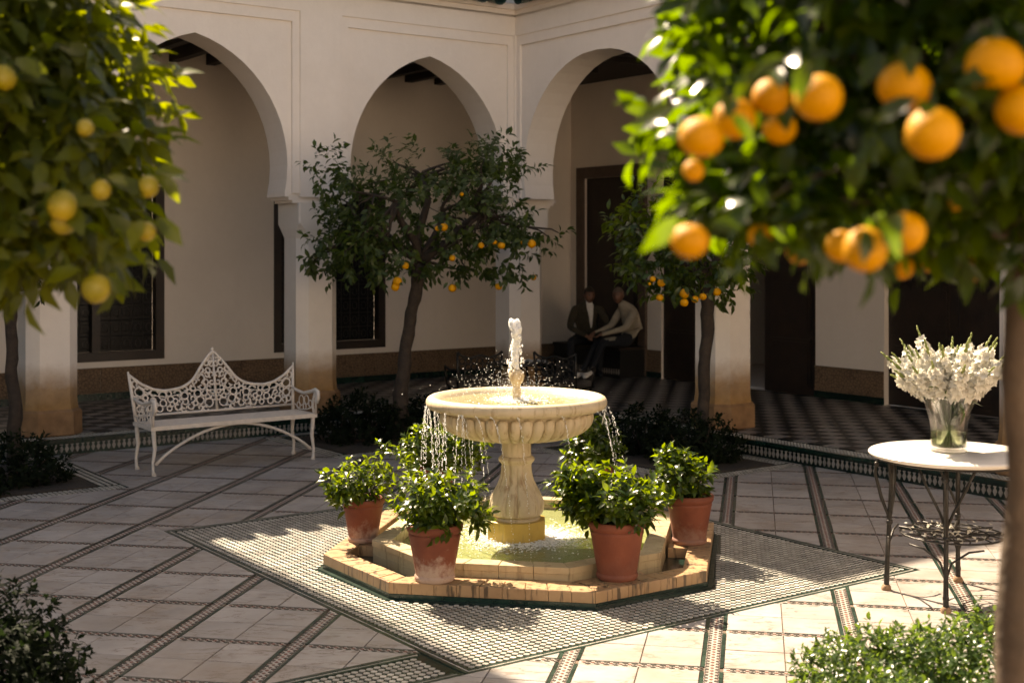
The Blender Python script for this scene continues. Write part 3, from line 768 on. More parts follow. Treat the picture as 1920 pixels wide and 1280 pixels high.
def column(root, x):
    w_ = WT / 2
    imp = MB()
    for (z0, z1, hx, hy) in ((2.60, 2.64, .428, .006), (2.565, 2.60, .385, .004), (2.535, 2.565, .335, .002)):
        imp.box(x - hx, x + hx, -w_ - hy, w_ + hy, z0, z1)
    imp.obj('impost', M['plaster'], root)
    def octo(h, c=0.42): 
        k = h * (1 - c * 1.0)
        return [(x + h, -k), (x + h, k), (x + k, h), (x - k, h), (x - h, k), (x - h, -k), (x - k, -h), (x + k, -h)]
    pier = MB()
    def loft(levels):
        vs = []; 
        for (pts, z) in levels: vs += [(p[0], p[1], z) for p in pts]
        fs = [(l * 8 + i, l * 8 + (i + 1) % 8, (l + 1) * 8 + (i + 1) % 8, (l + 1) * 8 + i) for l in range(len(levels) - 1) for i in range(8)]
        fs += [tuple(range(7, -1, -1)), tuple((len(levels) - 1) * 8 + i for i in range(8))]
        pier.add(vs, fs)
    loft([(octo(.265), PZ + .26), (octo(.255), PZ + .36), (octo(.252), 2.14), (octo(.27, .25), 2.24), (octo(.275, .06), 2.30), (octo(.275, .05), 2.536)])
    sh = pier.obj('column_shaft', M['plaster_stained'], root)
    pb = MB(); pb.add([(p[0], p[1], z) for z, h in ((PZ, .285), (PZ + .012, .30), (PZ + .235, .295), (PZ + .262, .268)) for p in octo(h)],
        [(l * 8 + i, l * 8 + (i + 1) % 8, (l + 1) * 8 + (i + 1) % 8, (l + 1) * 8 + i) for l in range(3) for i in range(8)] + [tuple(24 + i for i in range(8))])
    pb.obj('plinth', M['plinth'], root)
colsA = [-7.18, -4.23, -1.28, 1.67, 4.62]
oA = W(0, 6.24)
arcA = arcade('arcade_wall', 'white arcade wall with two pointed arches behind the iron bench', 'arcade', oA, THA, colsA, 1)
for x in colsA[1:]: column(arcA, x)
# right arcade: local x runs along +y of the frame (towards the corner), courtyard on the -a side
oB = W(4.64, 0)
arcB = arcade('arcade_wall', 'white arcade wall with a pointed arch framing the two seated men', 'arcade', oB, THA + R(90), [-4.9, -1.0, 2.63, 6.24], -1)
for x in (-1.0, 2.63): column(arcB, x)

# roof tiles along both eaves
def tile_mesh(ang0, ang1, r, L_, dz):
    mb = MB(); n = 8; t = 0.014
    ring_ = []
    for rr in (r, r - t):
        ring_.append([(rr * math.cos(ang0 + (ang1 - ang0) * k / n), rr * math.sin(ang0 + (ang1 - ang0) * k / n)) for k in range(n + 1)])
    vs = []
    for yy, zz in ((0, 0), (L_, dz)):
        for rg in ring_: vs += [(p[0], yy, p[1] + zz) for p in rg]
    m = n + 1; fs = []
    for k in range(n):
        fs += [(k, k + 1, 2 * m + k + 1, 2 * m + k), (m + k, 3 * m + k, 3 * m + k + 1, m + k + 1), (k, m + k, m + k + 1, k + 1)]
    fs += [(0, 2 * m, 3 * m, m), (n, m + n, 3 * m + n, 2 * m + n)]
    mb.add(vs, fs); return mb.mesh('roof_tile', M['roof_green'], True)
pan = tile_mesh(math.pi, 2 * math.pi, .115, .75, .22); cov = tile_mesh(0, math.pi, .10, .75, .22)
def eave(root, xs, f):
    for x in xs:
        for me, dx, dz in ((pan, 0, 5.09), (cov, .128, 5.11)):
            o = link('roof_tile', me, root, (x + dx, -f * (WT / 2 + .30), dz))
            if f < 0: o.rotation_euler.z = math.pi
eave(arcA, [3.95 - .256 * k for k in range(22)], 1)
eave(arcB, [5.55 - .256 * k for k in range(22)], -1)
MB().box(-7.18, 4.2, -.24, .23, 5.062, 5.10).obj('eave_board', M['plaster'], arcA)
MB().box(-4.9, 6.0, -.23, .24, 5.062, 5.10).obj('eave_board', M['plaster'], arcB)

# =================================================================== GALLERY BACK WALLS
def back_wall(name, label, origin, rotz, x0, x1, ops, front):
    """wall along local x, its gallery face at y=0, body on the side -front"""
    root = thing(name, label, 'wall', origin, rotz)
    T = -front * 0.3
    wall = MB(); Zt = 4.62
    def seg(a, b, z0, z1):
        ya, yb = sorted((0, T)); wall.box(a, b, ya, yb, z0, z1)
    xs = x0
    for (a, b, z0, z1) in ops:
        seg(xs, a, PZ - .1, Zt); seg(a, b, z1, Zt)
        if z0 > PZ: seg(a, b, PZ - .1, z0)
        xs = b
    seg(xs, x1, PZ - .1, Zt)
    wall.obj('wall', M['plaster_in'], root)
    # dado panels and skirting
    ys = lambda p: sorted((0.001 * front, p * front))
    xs = x0; spans = []
    for (a, b, z0, z1) in ops:
        if z0 < .5: spans.append((xs, a)); xs = b
    spans.append((xs, x1))
    for (a, b) in spans:
        if b - a < .1: continue
        n = max(1, round((b - a) / .62)); wd = (b - a) / n
        for k in range(n):
            d = MB(); ya, yb = ys(.02); d.box(a + k * wd + .004, a + (k + 1) * wd - .004, ya, yb, PZ + .085, .555)
            ya, yb = ys(.032)
            for (p, q, r_, s_) in ((.004, wd - .004, PZ + .085, PZ + .105), (.004, wd - .004, .535, .555)):
                d.box(a + k * wd + p, a + k * wd + q, ya, yb, r_, s_)
            d.obj('dado_panel', M['dado'], root)
            sk = MB(); ya, yb = ys(.028); sk.box(a + k * wd + .002, a + (k + 1) * wd - .002, ya, yb, PZ, PZ + .082); sk.obj('skirting', M['green_glaze'], root)
    return root
def window(root, a, b, z0, z1, front):
    ys = lambda p, q: sorted((p * front, q * front))
    fr_ = MB()
    ya, yb = ys(-.12, .012)
    fw = .11
    fr_.box(a, a + fw, ya, yb, z0, z1); fr_.box(b - fw, b, ya, yb, z0, z1)
    fr_.box(a + fw, b - fw, ya, yb, z0, z0 + fw); fr_.box(a + fw, b - fw, ya, yb, z1 - fw, z1)
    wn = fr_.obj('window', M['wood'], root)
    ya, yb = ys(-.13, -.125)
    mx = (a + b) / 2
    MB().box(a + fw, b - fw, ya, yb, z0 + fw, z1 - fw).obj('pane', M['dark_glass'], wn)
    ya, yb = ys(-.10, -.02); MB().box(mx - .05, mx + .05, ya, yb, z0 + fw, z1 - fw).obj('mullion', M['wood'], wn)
    g = MB()
    for (p, q) in ((a + fw, mx - .05), (mx + .05, b - fw)):
        nb = 5
        for k in range(1, nb):
            x = p + (q - p) * k / nb; g.tube([(x, -.06 * front, z0 + fw), (x, -.06 * front, z1 - fw)], .006, 5)
        nz = int((z1 - z0) / .2)
        for j in range(1, nz):
            z = z0 + fw + (z1 - z0 - 2 * fw) * j / nz; g.tube([(p, -.06 * front, z), (q, -.06 * front, z)], .006, 5)
        for k in range(nb):
            for j in range(nz):
                cx = p + (q - p) * (k + .5) / nb; cz = z0 + fw + (z1 - z0 - 2 * fw) * (j + .5) / nz
                g.tube([(cx + .038 * math.cos(t * .785), -.055 * front, cz + .055 * math.sin(t * .785)) for t in range(8)], .0045, 4, closed=True)
    g.obj('grille', M['iron'], wn, kind='stuff')
def leaf_door(root, a, b, z1, front, name='door', y0=-.10, open_=0):
    ys = lambda p, q: sorted((p * front, q * front))
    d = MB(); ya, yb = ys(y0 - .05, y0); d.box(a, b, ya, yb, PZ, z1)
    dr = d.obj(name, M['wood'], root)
    n = 4; wd = b - a
    for k in range(n):
        z0 = PZ + .1 + k * (z1 - PZ - .1) / n; zz = z0 + (z1 - PZ - .1) / n - .1
        pm = MB(); ya, yb = ys(y0 + .001, y0 + .018); pm.box(a + .1, b - .1, ya, yb, z0, zz)
        ya, yb = ys(y0 + .018, y0 + .03); pm.box(a + .14, b - .14, ya, yb, z0 + .04, zz - .04)
        pm.obj('door_panel', M['wood'], dr)
winA = [(-6.6, -4.9, .63, 2.81), (-3.32, -1.60, .63, 2.81), (-.10, 1.62, .63, 2.81), (3.4, 5.1, .63, 2.81)]
# back wall A: local x = a - shift; origin on frame (a=0,y=8.84)
# the s used for the measurements starts at a=-1.28
offA = -1.28
opsA = [(offA - 2.74, offA - 1.02, .63, 2.81), (offA + .50, offA + 2.22, .63, 2.81), (offA + 3.74, offA + 5.46, .63, 2.81)]
bwA = back_wall('gallery_wall', 'beige back wall of the left gallery with grilled windows above a carved dado', W(0, 8.84), THA, -11, 7.54, opsA, -1)
for (a, b, z0, z1) in opsA: window(bwA, a, b, z0, z1, -1)
# back wall B: local x = y of the frame, measured from the corner t = 8.84 - y
tB = lambda t: 8.84 - t
opsB = [(tB(7.95), tB(6.01), PZ, 3.1), (tB(4.95), tB(2.09), PZ, 3.1), (tB(1.63), tB(.35), PZ, 3.1)]
bwB = back_wall('gallery_wall', 'dim back wall of the right gallery with the tall doorways', W(7.54, 0), THA + R(90), -8, 8.84, opsB, 1)
# door surround behind the two men
sr = MB(); a, b = tB(1.63), tB(.35)
for (p, q, z0, z1) in ((a - .16, a - .002, PZ, 3.27), (b + .002, b + .16, PZ, 3.27), (a - .002, b + .002, 3.102, 3.27)): sr.box(p, q, .001, .05, z0, z1)
sr.obj('door_surround', M['door_stone'], bwB)
leaf_door(bwB, a, b, 3.1, 1, 'door', -.035)
a, b = tB(4.95), tB(2.09)
leaf_door(bwB, a + .002, a + .90, 3.1, 1, 'door', -.04); leaf_door(bwB, b - .80, b - .002, 3.1, 1, 'door', -.04)
a, b = tB(7.95), tB(6.01)
leaf_door(bwB, a + .002, (a + b) / 2 - .004, 3.1, 1, 'door', -.08); leaf_door(bwB, (a + b) / 2 + .004, b - .002, 3.1, 1, 'door', -.08)
g = MB()
for (p, q) in ((a + .12, (a + b) / 2 - .12), ((a + b) / 2 + .12, b - .12)):
    for z in np.arange(1.55, 2.9, .085): g.tube([(p, -.055, z), (q, -.055, z)], .008, 4)
    for x in np.arange(p, q + .01, .085): g.tube([(x, -.055, 1.5), (x, -.055, 2.9)], .008, 4)
g.obj('lattice', M['iron'], bwB, kind='stuff')
room = MB()
room.box(7.86, 7.9 + 3, tB(4.95) - 1, tB(4.95) - .9, 0, 3.6); room.box(7.86, 10.9, tB(2.09) + .9, tB(2.09) + 1, 0, 3.6)
room.box(10.9, 11, tB(4.95) - 1, tB(2.09) + 1, 0, 3.6); room.box(7.86, 11, tB(4.95) - 1, tB(2.09) + 1, 3.6, 3.7); room.box(7.86, 11, tB(4.95) - 1, tB(2.09) + 1, .0, PZ - .01)
rm = room.obj('back_room', M['plaster_in'], None, kind='structure'); rm.location = (CX, CY, 0); rm.rotation_euler.z = THA

# ceilings with beams
ceil = link('gallery_ceiling', None, None, (CX, CY, 0), THA, kind='structure')
cb_ = MB(); cb_.box(-11, 4.86, 6.465, 8.84, 4.56, 4.62); cb_.box(4.865, 7.54, -8, 8.84, 4.56, 4.62); cb_.obj('ceiling_boards', M['ceiling_wood'], ceil)
for k in range(26):
    a = -6.5 + .5 * k
    if a < 7.4: MB().box(a, a + .12, 6.465, 8.835, 4.40, 4.56 - .001).obj('beam', M['ceiling_wood'], ceil)
for k in range(18):
    y = -3 + .5 * k
    if y < 6.2: MB().box(4.866, 7.535, y, y + .12, 4.40, 4.559).obj('beam', M['ceiling_wood'], ceil)
rt = link('flat_roof', None, None, (CX, CY, 0), THA, kind='structure')
rb = MB(); rb.box(-11, 7.9, 6.48, 9.2, 4.64, 5.06); rb.box(4.90, 7.9, -8, 6.475, 4.64, 5.06); rb.obj('roof_slab', M['plaster'], rt)
# unseen blocks added above the roof; the gap between them shapes the sunlit patch
def upper(label, a0, a1, y0, y1, z1):
    r_ = thing('shade_block', label, 'shade block', (CX, CY, 0), THA)
    MB().box(a0, a1, y0, y1, 5.105, z1).obj('wall', M['plaster'], r_)
    MB().box(a0 - .06, a1 + .06, y0 - .08, y1 + .06, z1 + .002, z1 + .14).obj('block_cap', M['plaster'], r_)
upper('tall unseen white block above the left arch, added to shade the left paving', -14, -1.52, 6.1, 9.2, 9.5)

upper('lower unseen white block above the corner of the arcades, added to shade the right paving', 1.12, 7.9, 6.1, 9.2, 9.0)

# unseen opposite wing, added behind the camera to bounce sunlight onto the arcades
ow = link('bounce_wall', None, None, (CX, CY, 0), THA, kind='structure')
MB().box(-12, 9, -12.4, -12, 0, 5.2).obj('wall', M['plaster'], ow)
# =================================================================== FOUNTAIN
FX, FY = 0.03, 8.73
fo = thing('fountain', 'stone tiered fountain with a fluted stem in an octagonal pool, water jet rising', 'fountain', (OCX, OCY, 0), TILT)
SX, SY = (FX - OCX) * e1[0], (FX - OCX) * e2[0]     # stem centre in the fountain's frame
Oo, Oi = octv(1.2, 1.3, .6), octv(1.2, 1.3, .6, .145)
def blocks(o_out, o_in, L_, z0, z1, mat, nm, jit=.003, ins=.004):
    for i in range(8):
        A, B, C_, D_ = o_out[i], o_out[(i + 1) % 8], o_in[(i + 1) % 8], o_in[i]
        Ls = math.hypot(B[0] - A[0], B[1] - A[1]); n = max(1, round(Ls / L_))
        for k in range(n):
            g = .0016 / Ls; t0 = k / n + g; t1 = (k + 1) / n - g
            f = lambda X, Y, t: (X[0] + (Y[0] - X[0]) * t, X[1] + (Y[1] - X[1]) * t)
            MB().prism([f(A, B, t0), f(A, B, t1), f(D_, C_, t1), f(D_, C_, t0)], z0, z1 + rng.uniform(-jit, jit), inset=ins).obj(nm, mat, fo)
blocks(Oo, Oi, .13, .035, .10, M['curb'], 'curb_stone', .0015)
sk = MB(); 
for (p, q, z0, z1) in ((octv(1.2, 1.3, .6, -.004), octv(1.2, 1.3, .6, .15), 0, .034),):
    for i in range(8): sk.prism([p[i], p[(i + 1) % 8], q[(i + 1) % 8], q[i]], z0, z1)
sk.obj('green_base', M['green_glaze'], fo)
ch = MB(); q = octv(1.2, 1.3, .6, .152); ch.prism(q, .0, .03); ch.obj('channel_floor', M['green_glaze'], fo)
HXi, HYi, CI = .92, 1.07, .50
Bo, Bi = octv(HXi, HYi, CI), octv(HXi, HYi, CI, .125)
blocks(Bo, Bi, .19, .132, .170, M['basin'], 'coping_stone', .001, .003)
Bo2, Bi2 = octv(HXi, HYi, CI, .006), octv(HXi, HYi, CI, .119)
blocks(Bo2, Bi2, .19, .082, .130, M['basin'], 'wall_stone', 0, .002)
blocks(Bo2, Bi2, .38, .030, .080, M['basin'], 'wall_stone', 0, .002)
MB().prism(octv(HXi, HYi, CI, .121), .031, .040).obj('pool_floor', M['basin_floor'], fo)
# ledge between curb and pool at the front and under the pots
led = MB(); led.prism([(-.54, -1.153), (.54, -1.153), (.425, -1.075), (-.425, -1.075)], .031, .094)
led.prism([(.56, -1.14), (.86, -.84), (.78, -.72), (.45, -1.06)], .031, .092)
led.obj('ledge', M['curb'], fo)
pe = MB()
for (u_, w_) in ((-1.0, -.30), (1.0, .02), (-.86, .98), (.30, 1.19)):
    pe.prism([(u_ - .07, w_ - .13), (u_ + .07, w_ - .13), (u_ + .07, w_ + .13), (u_ - .07, w_ + .13)], .031, .0955)
pe.obj('pot_ledge', M['curb'], fo, kind='stuff')
def grid_disc(pts_fn, nr, na, zf):
    mb = MB(); vs = []; 
    for i in range(nr + 1):
        for k in range(na):
            x, y = pts_fn(i / nr, 2 * math.pi * k / na); vs.append((x, y, zf(x, y)))
    fs = [(i * na + k, (i + 1) * na + k, (i + 1) * na + (k + 1) % na, i * na + (k + 1) % na) for i in range(nr) for k in range(na)]
    mb.add(vs, fs); return mb
def octr(a, o):
    # radius of polygon o in direction a
    best = 9
    for i in range(8):
        A, B = o[i], o[(i + 1) % 8]
        nx, ny = B[1] - A[1], -(B[0] - A[0]); d_ = nx * A[0] + ny * A[1]; c_ = nx * math.cos(a) + ny * math.sin(a)
        if c_ > 1e-9: best = min(best, d_ / c_)
    return best
def wz(base, cx, cy, r0, amp, amp2):
    def f(x, y):
        r_ = math.hypot(x - cx, y - cy)
        n1 = mnoise.noise(Vector((x * 16, y * 16, 1.3))); n2 = mnoise.noise(Vector((x * 45, y * 45, 5.3)))
        k = math.exp(-(r_ / r0) ** 2)
        return base + (n1 * .5 + n2 * .5) * (amp + amp2 * k)
    return f
Bw = octv(HXi, HYi, CI, .118)
wo = grid_disc(lambda t, a: (octr(a, Bw) * t * math.cos(a), octr(a, Bw) * t * math.sin(a)), 70, 200, wz(.102, SX, SY, .38, .002, .012)).obj('pool_water', M['basin_water'], fo, True)
# pedestal and stem
MB().prism([(SX + .205 * math.cos(R(22.5 + 45 * k + 10)), SY + .205 * math.sin(R(22.5 + 45 * k + 10))) for k in range(8)], .04, .228, inset=.004).obj('pedestal', M['pedestal'], fo)
def groove(Nn, d_, z0=-9, z1=9, p=.45):
    def f(a, z):
        k = min(1, max(0, (z - z0) / .04)) * min(1, max(0, (z1 - z) / .03))
        return 1 - d_ * k * (1 - abs(math.sin(Nn * a / 2)) ** p)
    return f
def smooth_prof(pts, n=5):
    out = []
    for i in range(len(pts) - 1):
        p0 = pts[max(i - 1, 0)]; p1 = pts[i]; p2 = pts[i + 1]; p3 = pts[min(i + 2, len(pts) - 1)]
        for k in range(n):
            t = k / n
            out.append(tuple(.5 * ((2 * p1[j]) + (-p0[j] + p2[j]) * t + (2 * p0[j] - 5 * p1[j] + 4 * p2[j] - p3[j]) * t * t + (-p0[j] + 3 * p1[j] - 3 * p2[j] + p3[j]) * t ** 3) for j in (0, 1)))
    out.append(pts[-1]); return out
st = MB()
st.lathe([(.158, .226), (.160, .24), (.150, .250)], 64, cap=True)
st.lathe(smooth_prof([(.150, .248), (.172, .262), (.184, .30), (.182, .345), (.160, .40), (.130, .455), (.108, .515), (.100, .575), (.103, .60)]), 192, groove(14, .12, .25, .585))
st.lathe([(.104, .598), (.118, .612), (.122, .628), (.112, .640), (.100, .648)], 64, cap=True)
st.lathe(smooth_prof([(.098, .645), (.097, .70), (.100, .75), (.125, .80)]), 192, groove(14, .05, .64, .80), cap=True)
st.v = [(x + SX, y + SY, z) for x, y, z in st.v]
st.obj('stem', M['fountain'], fo, True)
bo = MB()
prof = smooth_prof([(.10, .775), (.20, .775), (.33, .79), (.44, .835), (.478, .89), (.485, .94), (.500, .960)], 4) + [(.530, .968)]
rim = [(.565 + .040 * math.cos(a) + .0, 1.005 + .042 * math.sin(a)) for a in np.linspace(-2.0, 2.2, 14)]
inner = [(.515, 1.022), (.49, .985), (.40, .94), (.2, .90), (.02, .89)]
def rimnoise(a, z):
    return 1 + .004 * mnoise.noise(Vector((math.cos(a) * 6, math.sin(a) * 6, z * 5)))
bo.lathe(prof + rim + inner, 160, rimnoise)
bo.v = [(x + SX, y + SY, z) for x, y, z in bo.v]
bo.obj('bowl', M['fountain'], fo, True)
gd = MB(); path = smooth_prof([(.13, .772), (.22, .772), (.34, .788), (.440, .828), (.488, .880), (.492, .925), (.488, .936)], 3)
vs = []; npth = len(path); NG = 40
for i, (r_, z) in enumerate(path):
    t = i / (npth - 1)
    tz = 1.0 if t < .72 else math.sqrt(max(0.0, 1 - ((t - .72) / .28) ** 2))
    hw = r_ * math.pi / NG * .97 * max(tz, .03)
    p, q = path[max(i - 1, 0)], path[min(i + 1, npth - 1)]
    tx, tz_ = q[0] - p[0], q[1] - p[1]; L_ = math.hypot(tx, tz_); nx, nz = tz_ / L_, -tx / L_
    for k in range(7):
        s_ = -1 + k / 3; bl = .024 * (r_ / .45) * math.sqrt(max(0, 1 - s_ * s_)) * (.35 + .65 * max(tz, .0)) - .004
        vs.append((r_ + nx * bl, s_ * hw, z + nz * bl))
gd.add(vs, [(i * 7 + k, i * 7 + k + 1, (i + 1) * 7 + k + 1, (i + 1) * 7 + k) for i in range(npth - 1) for k in range(6)])
gme = gd.mesh('gadroon', M['fountain'], 'all')
for k in range(NG): link('gadroon', gme, fo, (SX, SY, 0), 2 * math.pi * k / NG)
nz_ = MB(); nz_.lathe(smooth_prof([(.028, .90), (.028, 1.05), (.030, 1.09), (.024, 1.11), (.036, 1.13), (.050, 1.165), (.046, 1.20), (.026, 1.222), (.004, 1.228)], 3), 20, lambda a, z: 1 + .12 * mnoise.noise(Vector((math.cos(a) * 2, math.sin(a) * 2, z * 30))))
nz_.v = [(x + SX, y + SY, z) for x, y, z in nz_.v]; nz_.obj('nozzle', M['fountain'], fo, 'all')
bw = grid_disc(lambda t, a: (.51 * t * math.cos(a), .51 * t * math.sin(a)), 50, 160, wz(1.008, 0, 0, .24, .0035, .022)).obj('bowl_water', M['bowl_water'], fo, True)
bw.location = (SX, SY, 0)
# moving water
jet = MB()
for k in range(230):
    t = rng.uniform(0, 1) ** .75; z = 1.20 + .33 * t
    wd = .009 + .016 * max(0, (t - .2)) * 1.2 + .005 * math.sin(t * 9)
    a = rng.uniform(0, 6.28); rr = wd * math.sqrt(rng.uniform())
    jet.ball((SX + rr * math.cos(a) + .006 * math.sin(z * 23) - .008 * t, SY + rr * math.sin(a), z), rng.uniform(.009, .015) * (1 + .5 * t), 7, 5, (1, 1, rng.uniform(1, 1.8)))
for k in range(70):
    z = rng.uniform(1.2, 1.47); s_ = rng.choice([-1, -1, 1])
    jet.ball((SX + s_ * rng.uniform(.022, .05) * (1.55 - z) / .2 * .8 + rng.normal(0, .004), SY + rng.normal(0, .02), z), rng.uniform(.003, .008), 6, 4, (1, 1, rng.uniform(1, 2.5)))
jet.obj('water_jet', M['splash'], fo, 'all', kind='stuff')
dr = MB()
for k in range(900):
    a = rng.uniform(0, 6.28); rr = abs(rng.normal(0, .26)); z = 1.03 + abs(rng.normal(0, .10)) * (1.25 - min(rr, .7))
    x = SX + rr * math.cos(a) - .05; y = SY + rr * math.sin(a)
    dr.ball((x, y, z), rng.uniform(.0010, .0030) * (1.3 if rng.uniform() < .1 else 1), 5, 3)
for k in range(520):   # splashes where the jet falls back and where the drips land
    a = rng.uniform(0, 6.28); rr = abs(rng.normal(0, .11)) + .03
    dr.ball((SX + rr * math.cos(a), SY + rr * math.sin(a), 1.012 + abs(rng.normal(0, .010))), rng.uniform(.003, .009), 6, 3, (1, 1, .6))
for k in range(1300):
    a = rng.uniform(0, 6.28); rr = abs(rng.normal(0, .17)) + .21
    x, y = SX + rr * math.cos(a), SY + rr * math.sin(a)
    if abs(x) > .74 or abs(y) > .88 or abs(x) + abs(y) > 1.3: continue
    dr.ball((x, y, .103 + abs(rng.normal(0, .010))), rng.uniform(.002, .0075), 6, 3, (1.3, 1.3, .5))
def stream(a, dens=1.0, lean=(.05, 0)):
    r0 = .602; x0, y0 = SX + r0 * math.cos(a), SY + r0 * math.sin(a); z = .975; 
    vx, vy = .10 * math.cos(a) + lean[0], .10 * math.sin(a) + lean[1]
    T = math.sqrt(2 * .88 / 9.8); t = 0.0
    while t < T:
        zz = z - 4.9 * t * t
        if rng.uniform() < dens:
            dr.ball((x0 + vx * t * 2.2 + rng.normal(0, .0025), y0 + vy * t * 2.2 + rng.normal(0, .0025), zz), rng.uniform(.0016, .0034), 5, 3, (1, 1, 1.9))
        t += .0045 if t > .1 else .008
lz = -THA
for a in list(rng.uniform(2.2, 4.3, 20)) + [4.45, 4.62, 4.9, -.35, -.12, .05, .32, .6, -.9]:
    stream(a, rng.uniform(.45, .95), (rng.uniform(.02, .22), 0))
for a in (-.05, .10, .2): 
    dr.tube([(SX + .60 * math.cos(a), SY + .6 * math.sin(a), .975), (SX + .575 * math.cos(a), SY + .575 * math.sin(a), .87)], .0016, 4)
dr.obj('water_droplets', M['splash'], fo, 'all', kind='stuff')

# =================================================================== POTTED PLANTS
def pot_proto():
    pf = [(.0, .0), (.110, .0), (.118, .012), (.118, .028), (.112, .036), (.150, .255), (.153, .262), (.153, .272), (.150, .278), (.158, .286), (.165, .300), (.166, .322), (.160, .330), (.145, .330), (.138, .29), (.0, .285)]
    return MB().lathe(pf, 40, lambda a, z: 1 + .006 * mnoise.noise(Vector((math.cos(a) * 1.5, math.sin(a) * 1.5, z * 6))), cap=False).mesh('pot', M['terracotta'], True)
potme = pot_proto()
soilme = MB().lathe([(.139, .286), (.10, .296), (.001, .30)], 20, cap=False).mesh('soil', M['soil'], True)
def potted(label, x, y, z, sc, seed, fr_, n, L_, off=(0, 0), zc=.50, fresh=None, side=None):
    t_ = thing('potted_plant', label, 'potted plant', (x, y, z), rng.uniform(0, 6), 'citrus bushes in terracotta pots around the fountain')
    t_.rotation_euler.z = 0
    p_ = link('pot', potme, t_); p_.scale = (sc, sc, sc); p_.rotation_euler.z = seed * 1.3; p_.color = ((0, 1.25, .08, .95, .4, .5, .5)[seed], 0, 0, 1)
    s_ = link('soil', soilme, t_); s_.scale = (sc, sc, sc)
    C_, D = crown_points(n, (off[0], off[1], zc), fr_, .35, .30 * sc, .45, seed)
    if side is not None:
        C2, D2 = crown_points(int(n * .45), side[:3], side[3:], .3, .30 * sc, .3, seed + 9); C_ = np.vstack([C_, C2]); D = np.vstack([D, D2])
    D = unit(D * .7 + np.array([0, 0, .55]) + rng.normal(0, .25, D.shape))
    V = twigs(C_, D, 9, L_, 1.0, .07, .25, upn=.6)
    link('foliage', leaf_mesh('foliage', V, M['leaf_pot']), t_, kind='stuff')
    sm = MB()
    for k in range(16):
        c = C_[rng.integers(len(C_))]
        b0 = Vector((rng.normal(0, .02), rng.normal(0, .02), .27 * sc)); mid = b0.lerp(Vector(c), .5) + Vector((0, 0, .03))
        sm.tube([b0, mid, Vector(c)], [.006, .0045, .0025], 5)
    sm.obj('stems', M['bark'], t_, kind='stuff')
    return t_
def lw(u_, w_): return (OCX + u_ * e1[0] + w_ * e2[0], OCY + u_ * e1[1] + w_ * e2[1])
potted('round leafy citrus bush in the white-stained pot at the front left of the pool', -.45, 7.615, .101, 1.0, 1, (.24, .22, .165), 175, .066, (.035, 0), .435)
potted('broad dark leafed bush in the clean red pot at the front right of the pool', .615, 7.655, .101, 1.03, 2, (.265, .23, .17), 190, .068, (.0, .02), .435, side=(-.22, .05, .50, .13, .12, .13))
x, y = lw(-1.06, -.30)
potted('two-lobed yellowish bush in the pot at the left corner of the fountain curb', x, y, .101, .86, 3, (.17, .16, .13), 60, .064, (-.07, -.05), .37, side=(.15, .1, .42, .18, .17, .17))
x, y = lw(1.06, .04)
potted('upright bush in the brick red pot at the right corner of the fountain curb', x, y, .101, .96, 4, (.17, .16, .14), 80, .068, (-.05, 0), .41, side=(-.10, 0, .50, .10, .1, .10))
x, y = lw(-.88, .98)
potted('large bush behind the falling drips at the back left of the fountain', x, y, .101, .9, 5, (.33, .24, .19), 170, .068, (.03, 0), .40)
x, y = lw(.30, 1.22)
potted('narrow bush under the bowl at the back right of the fountain', x, y, .101, .9, 6, (.21, .18, .19), 110, .068, (-.02, 0), .42)

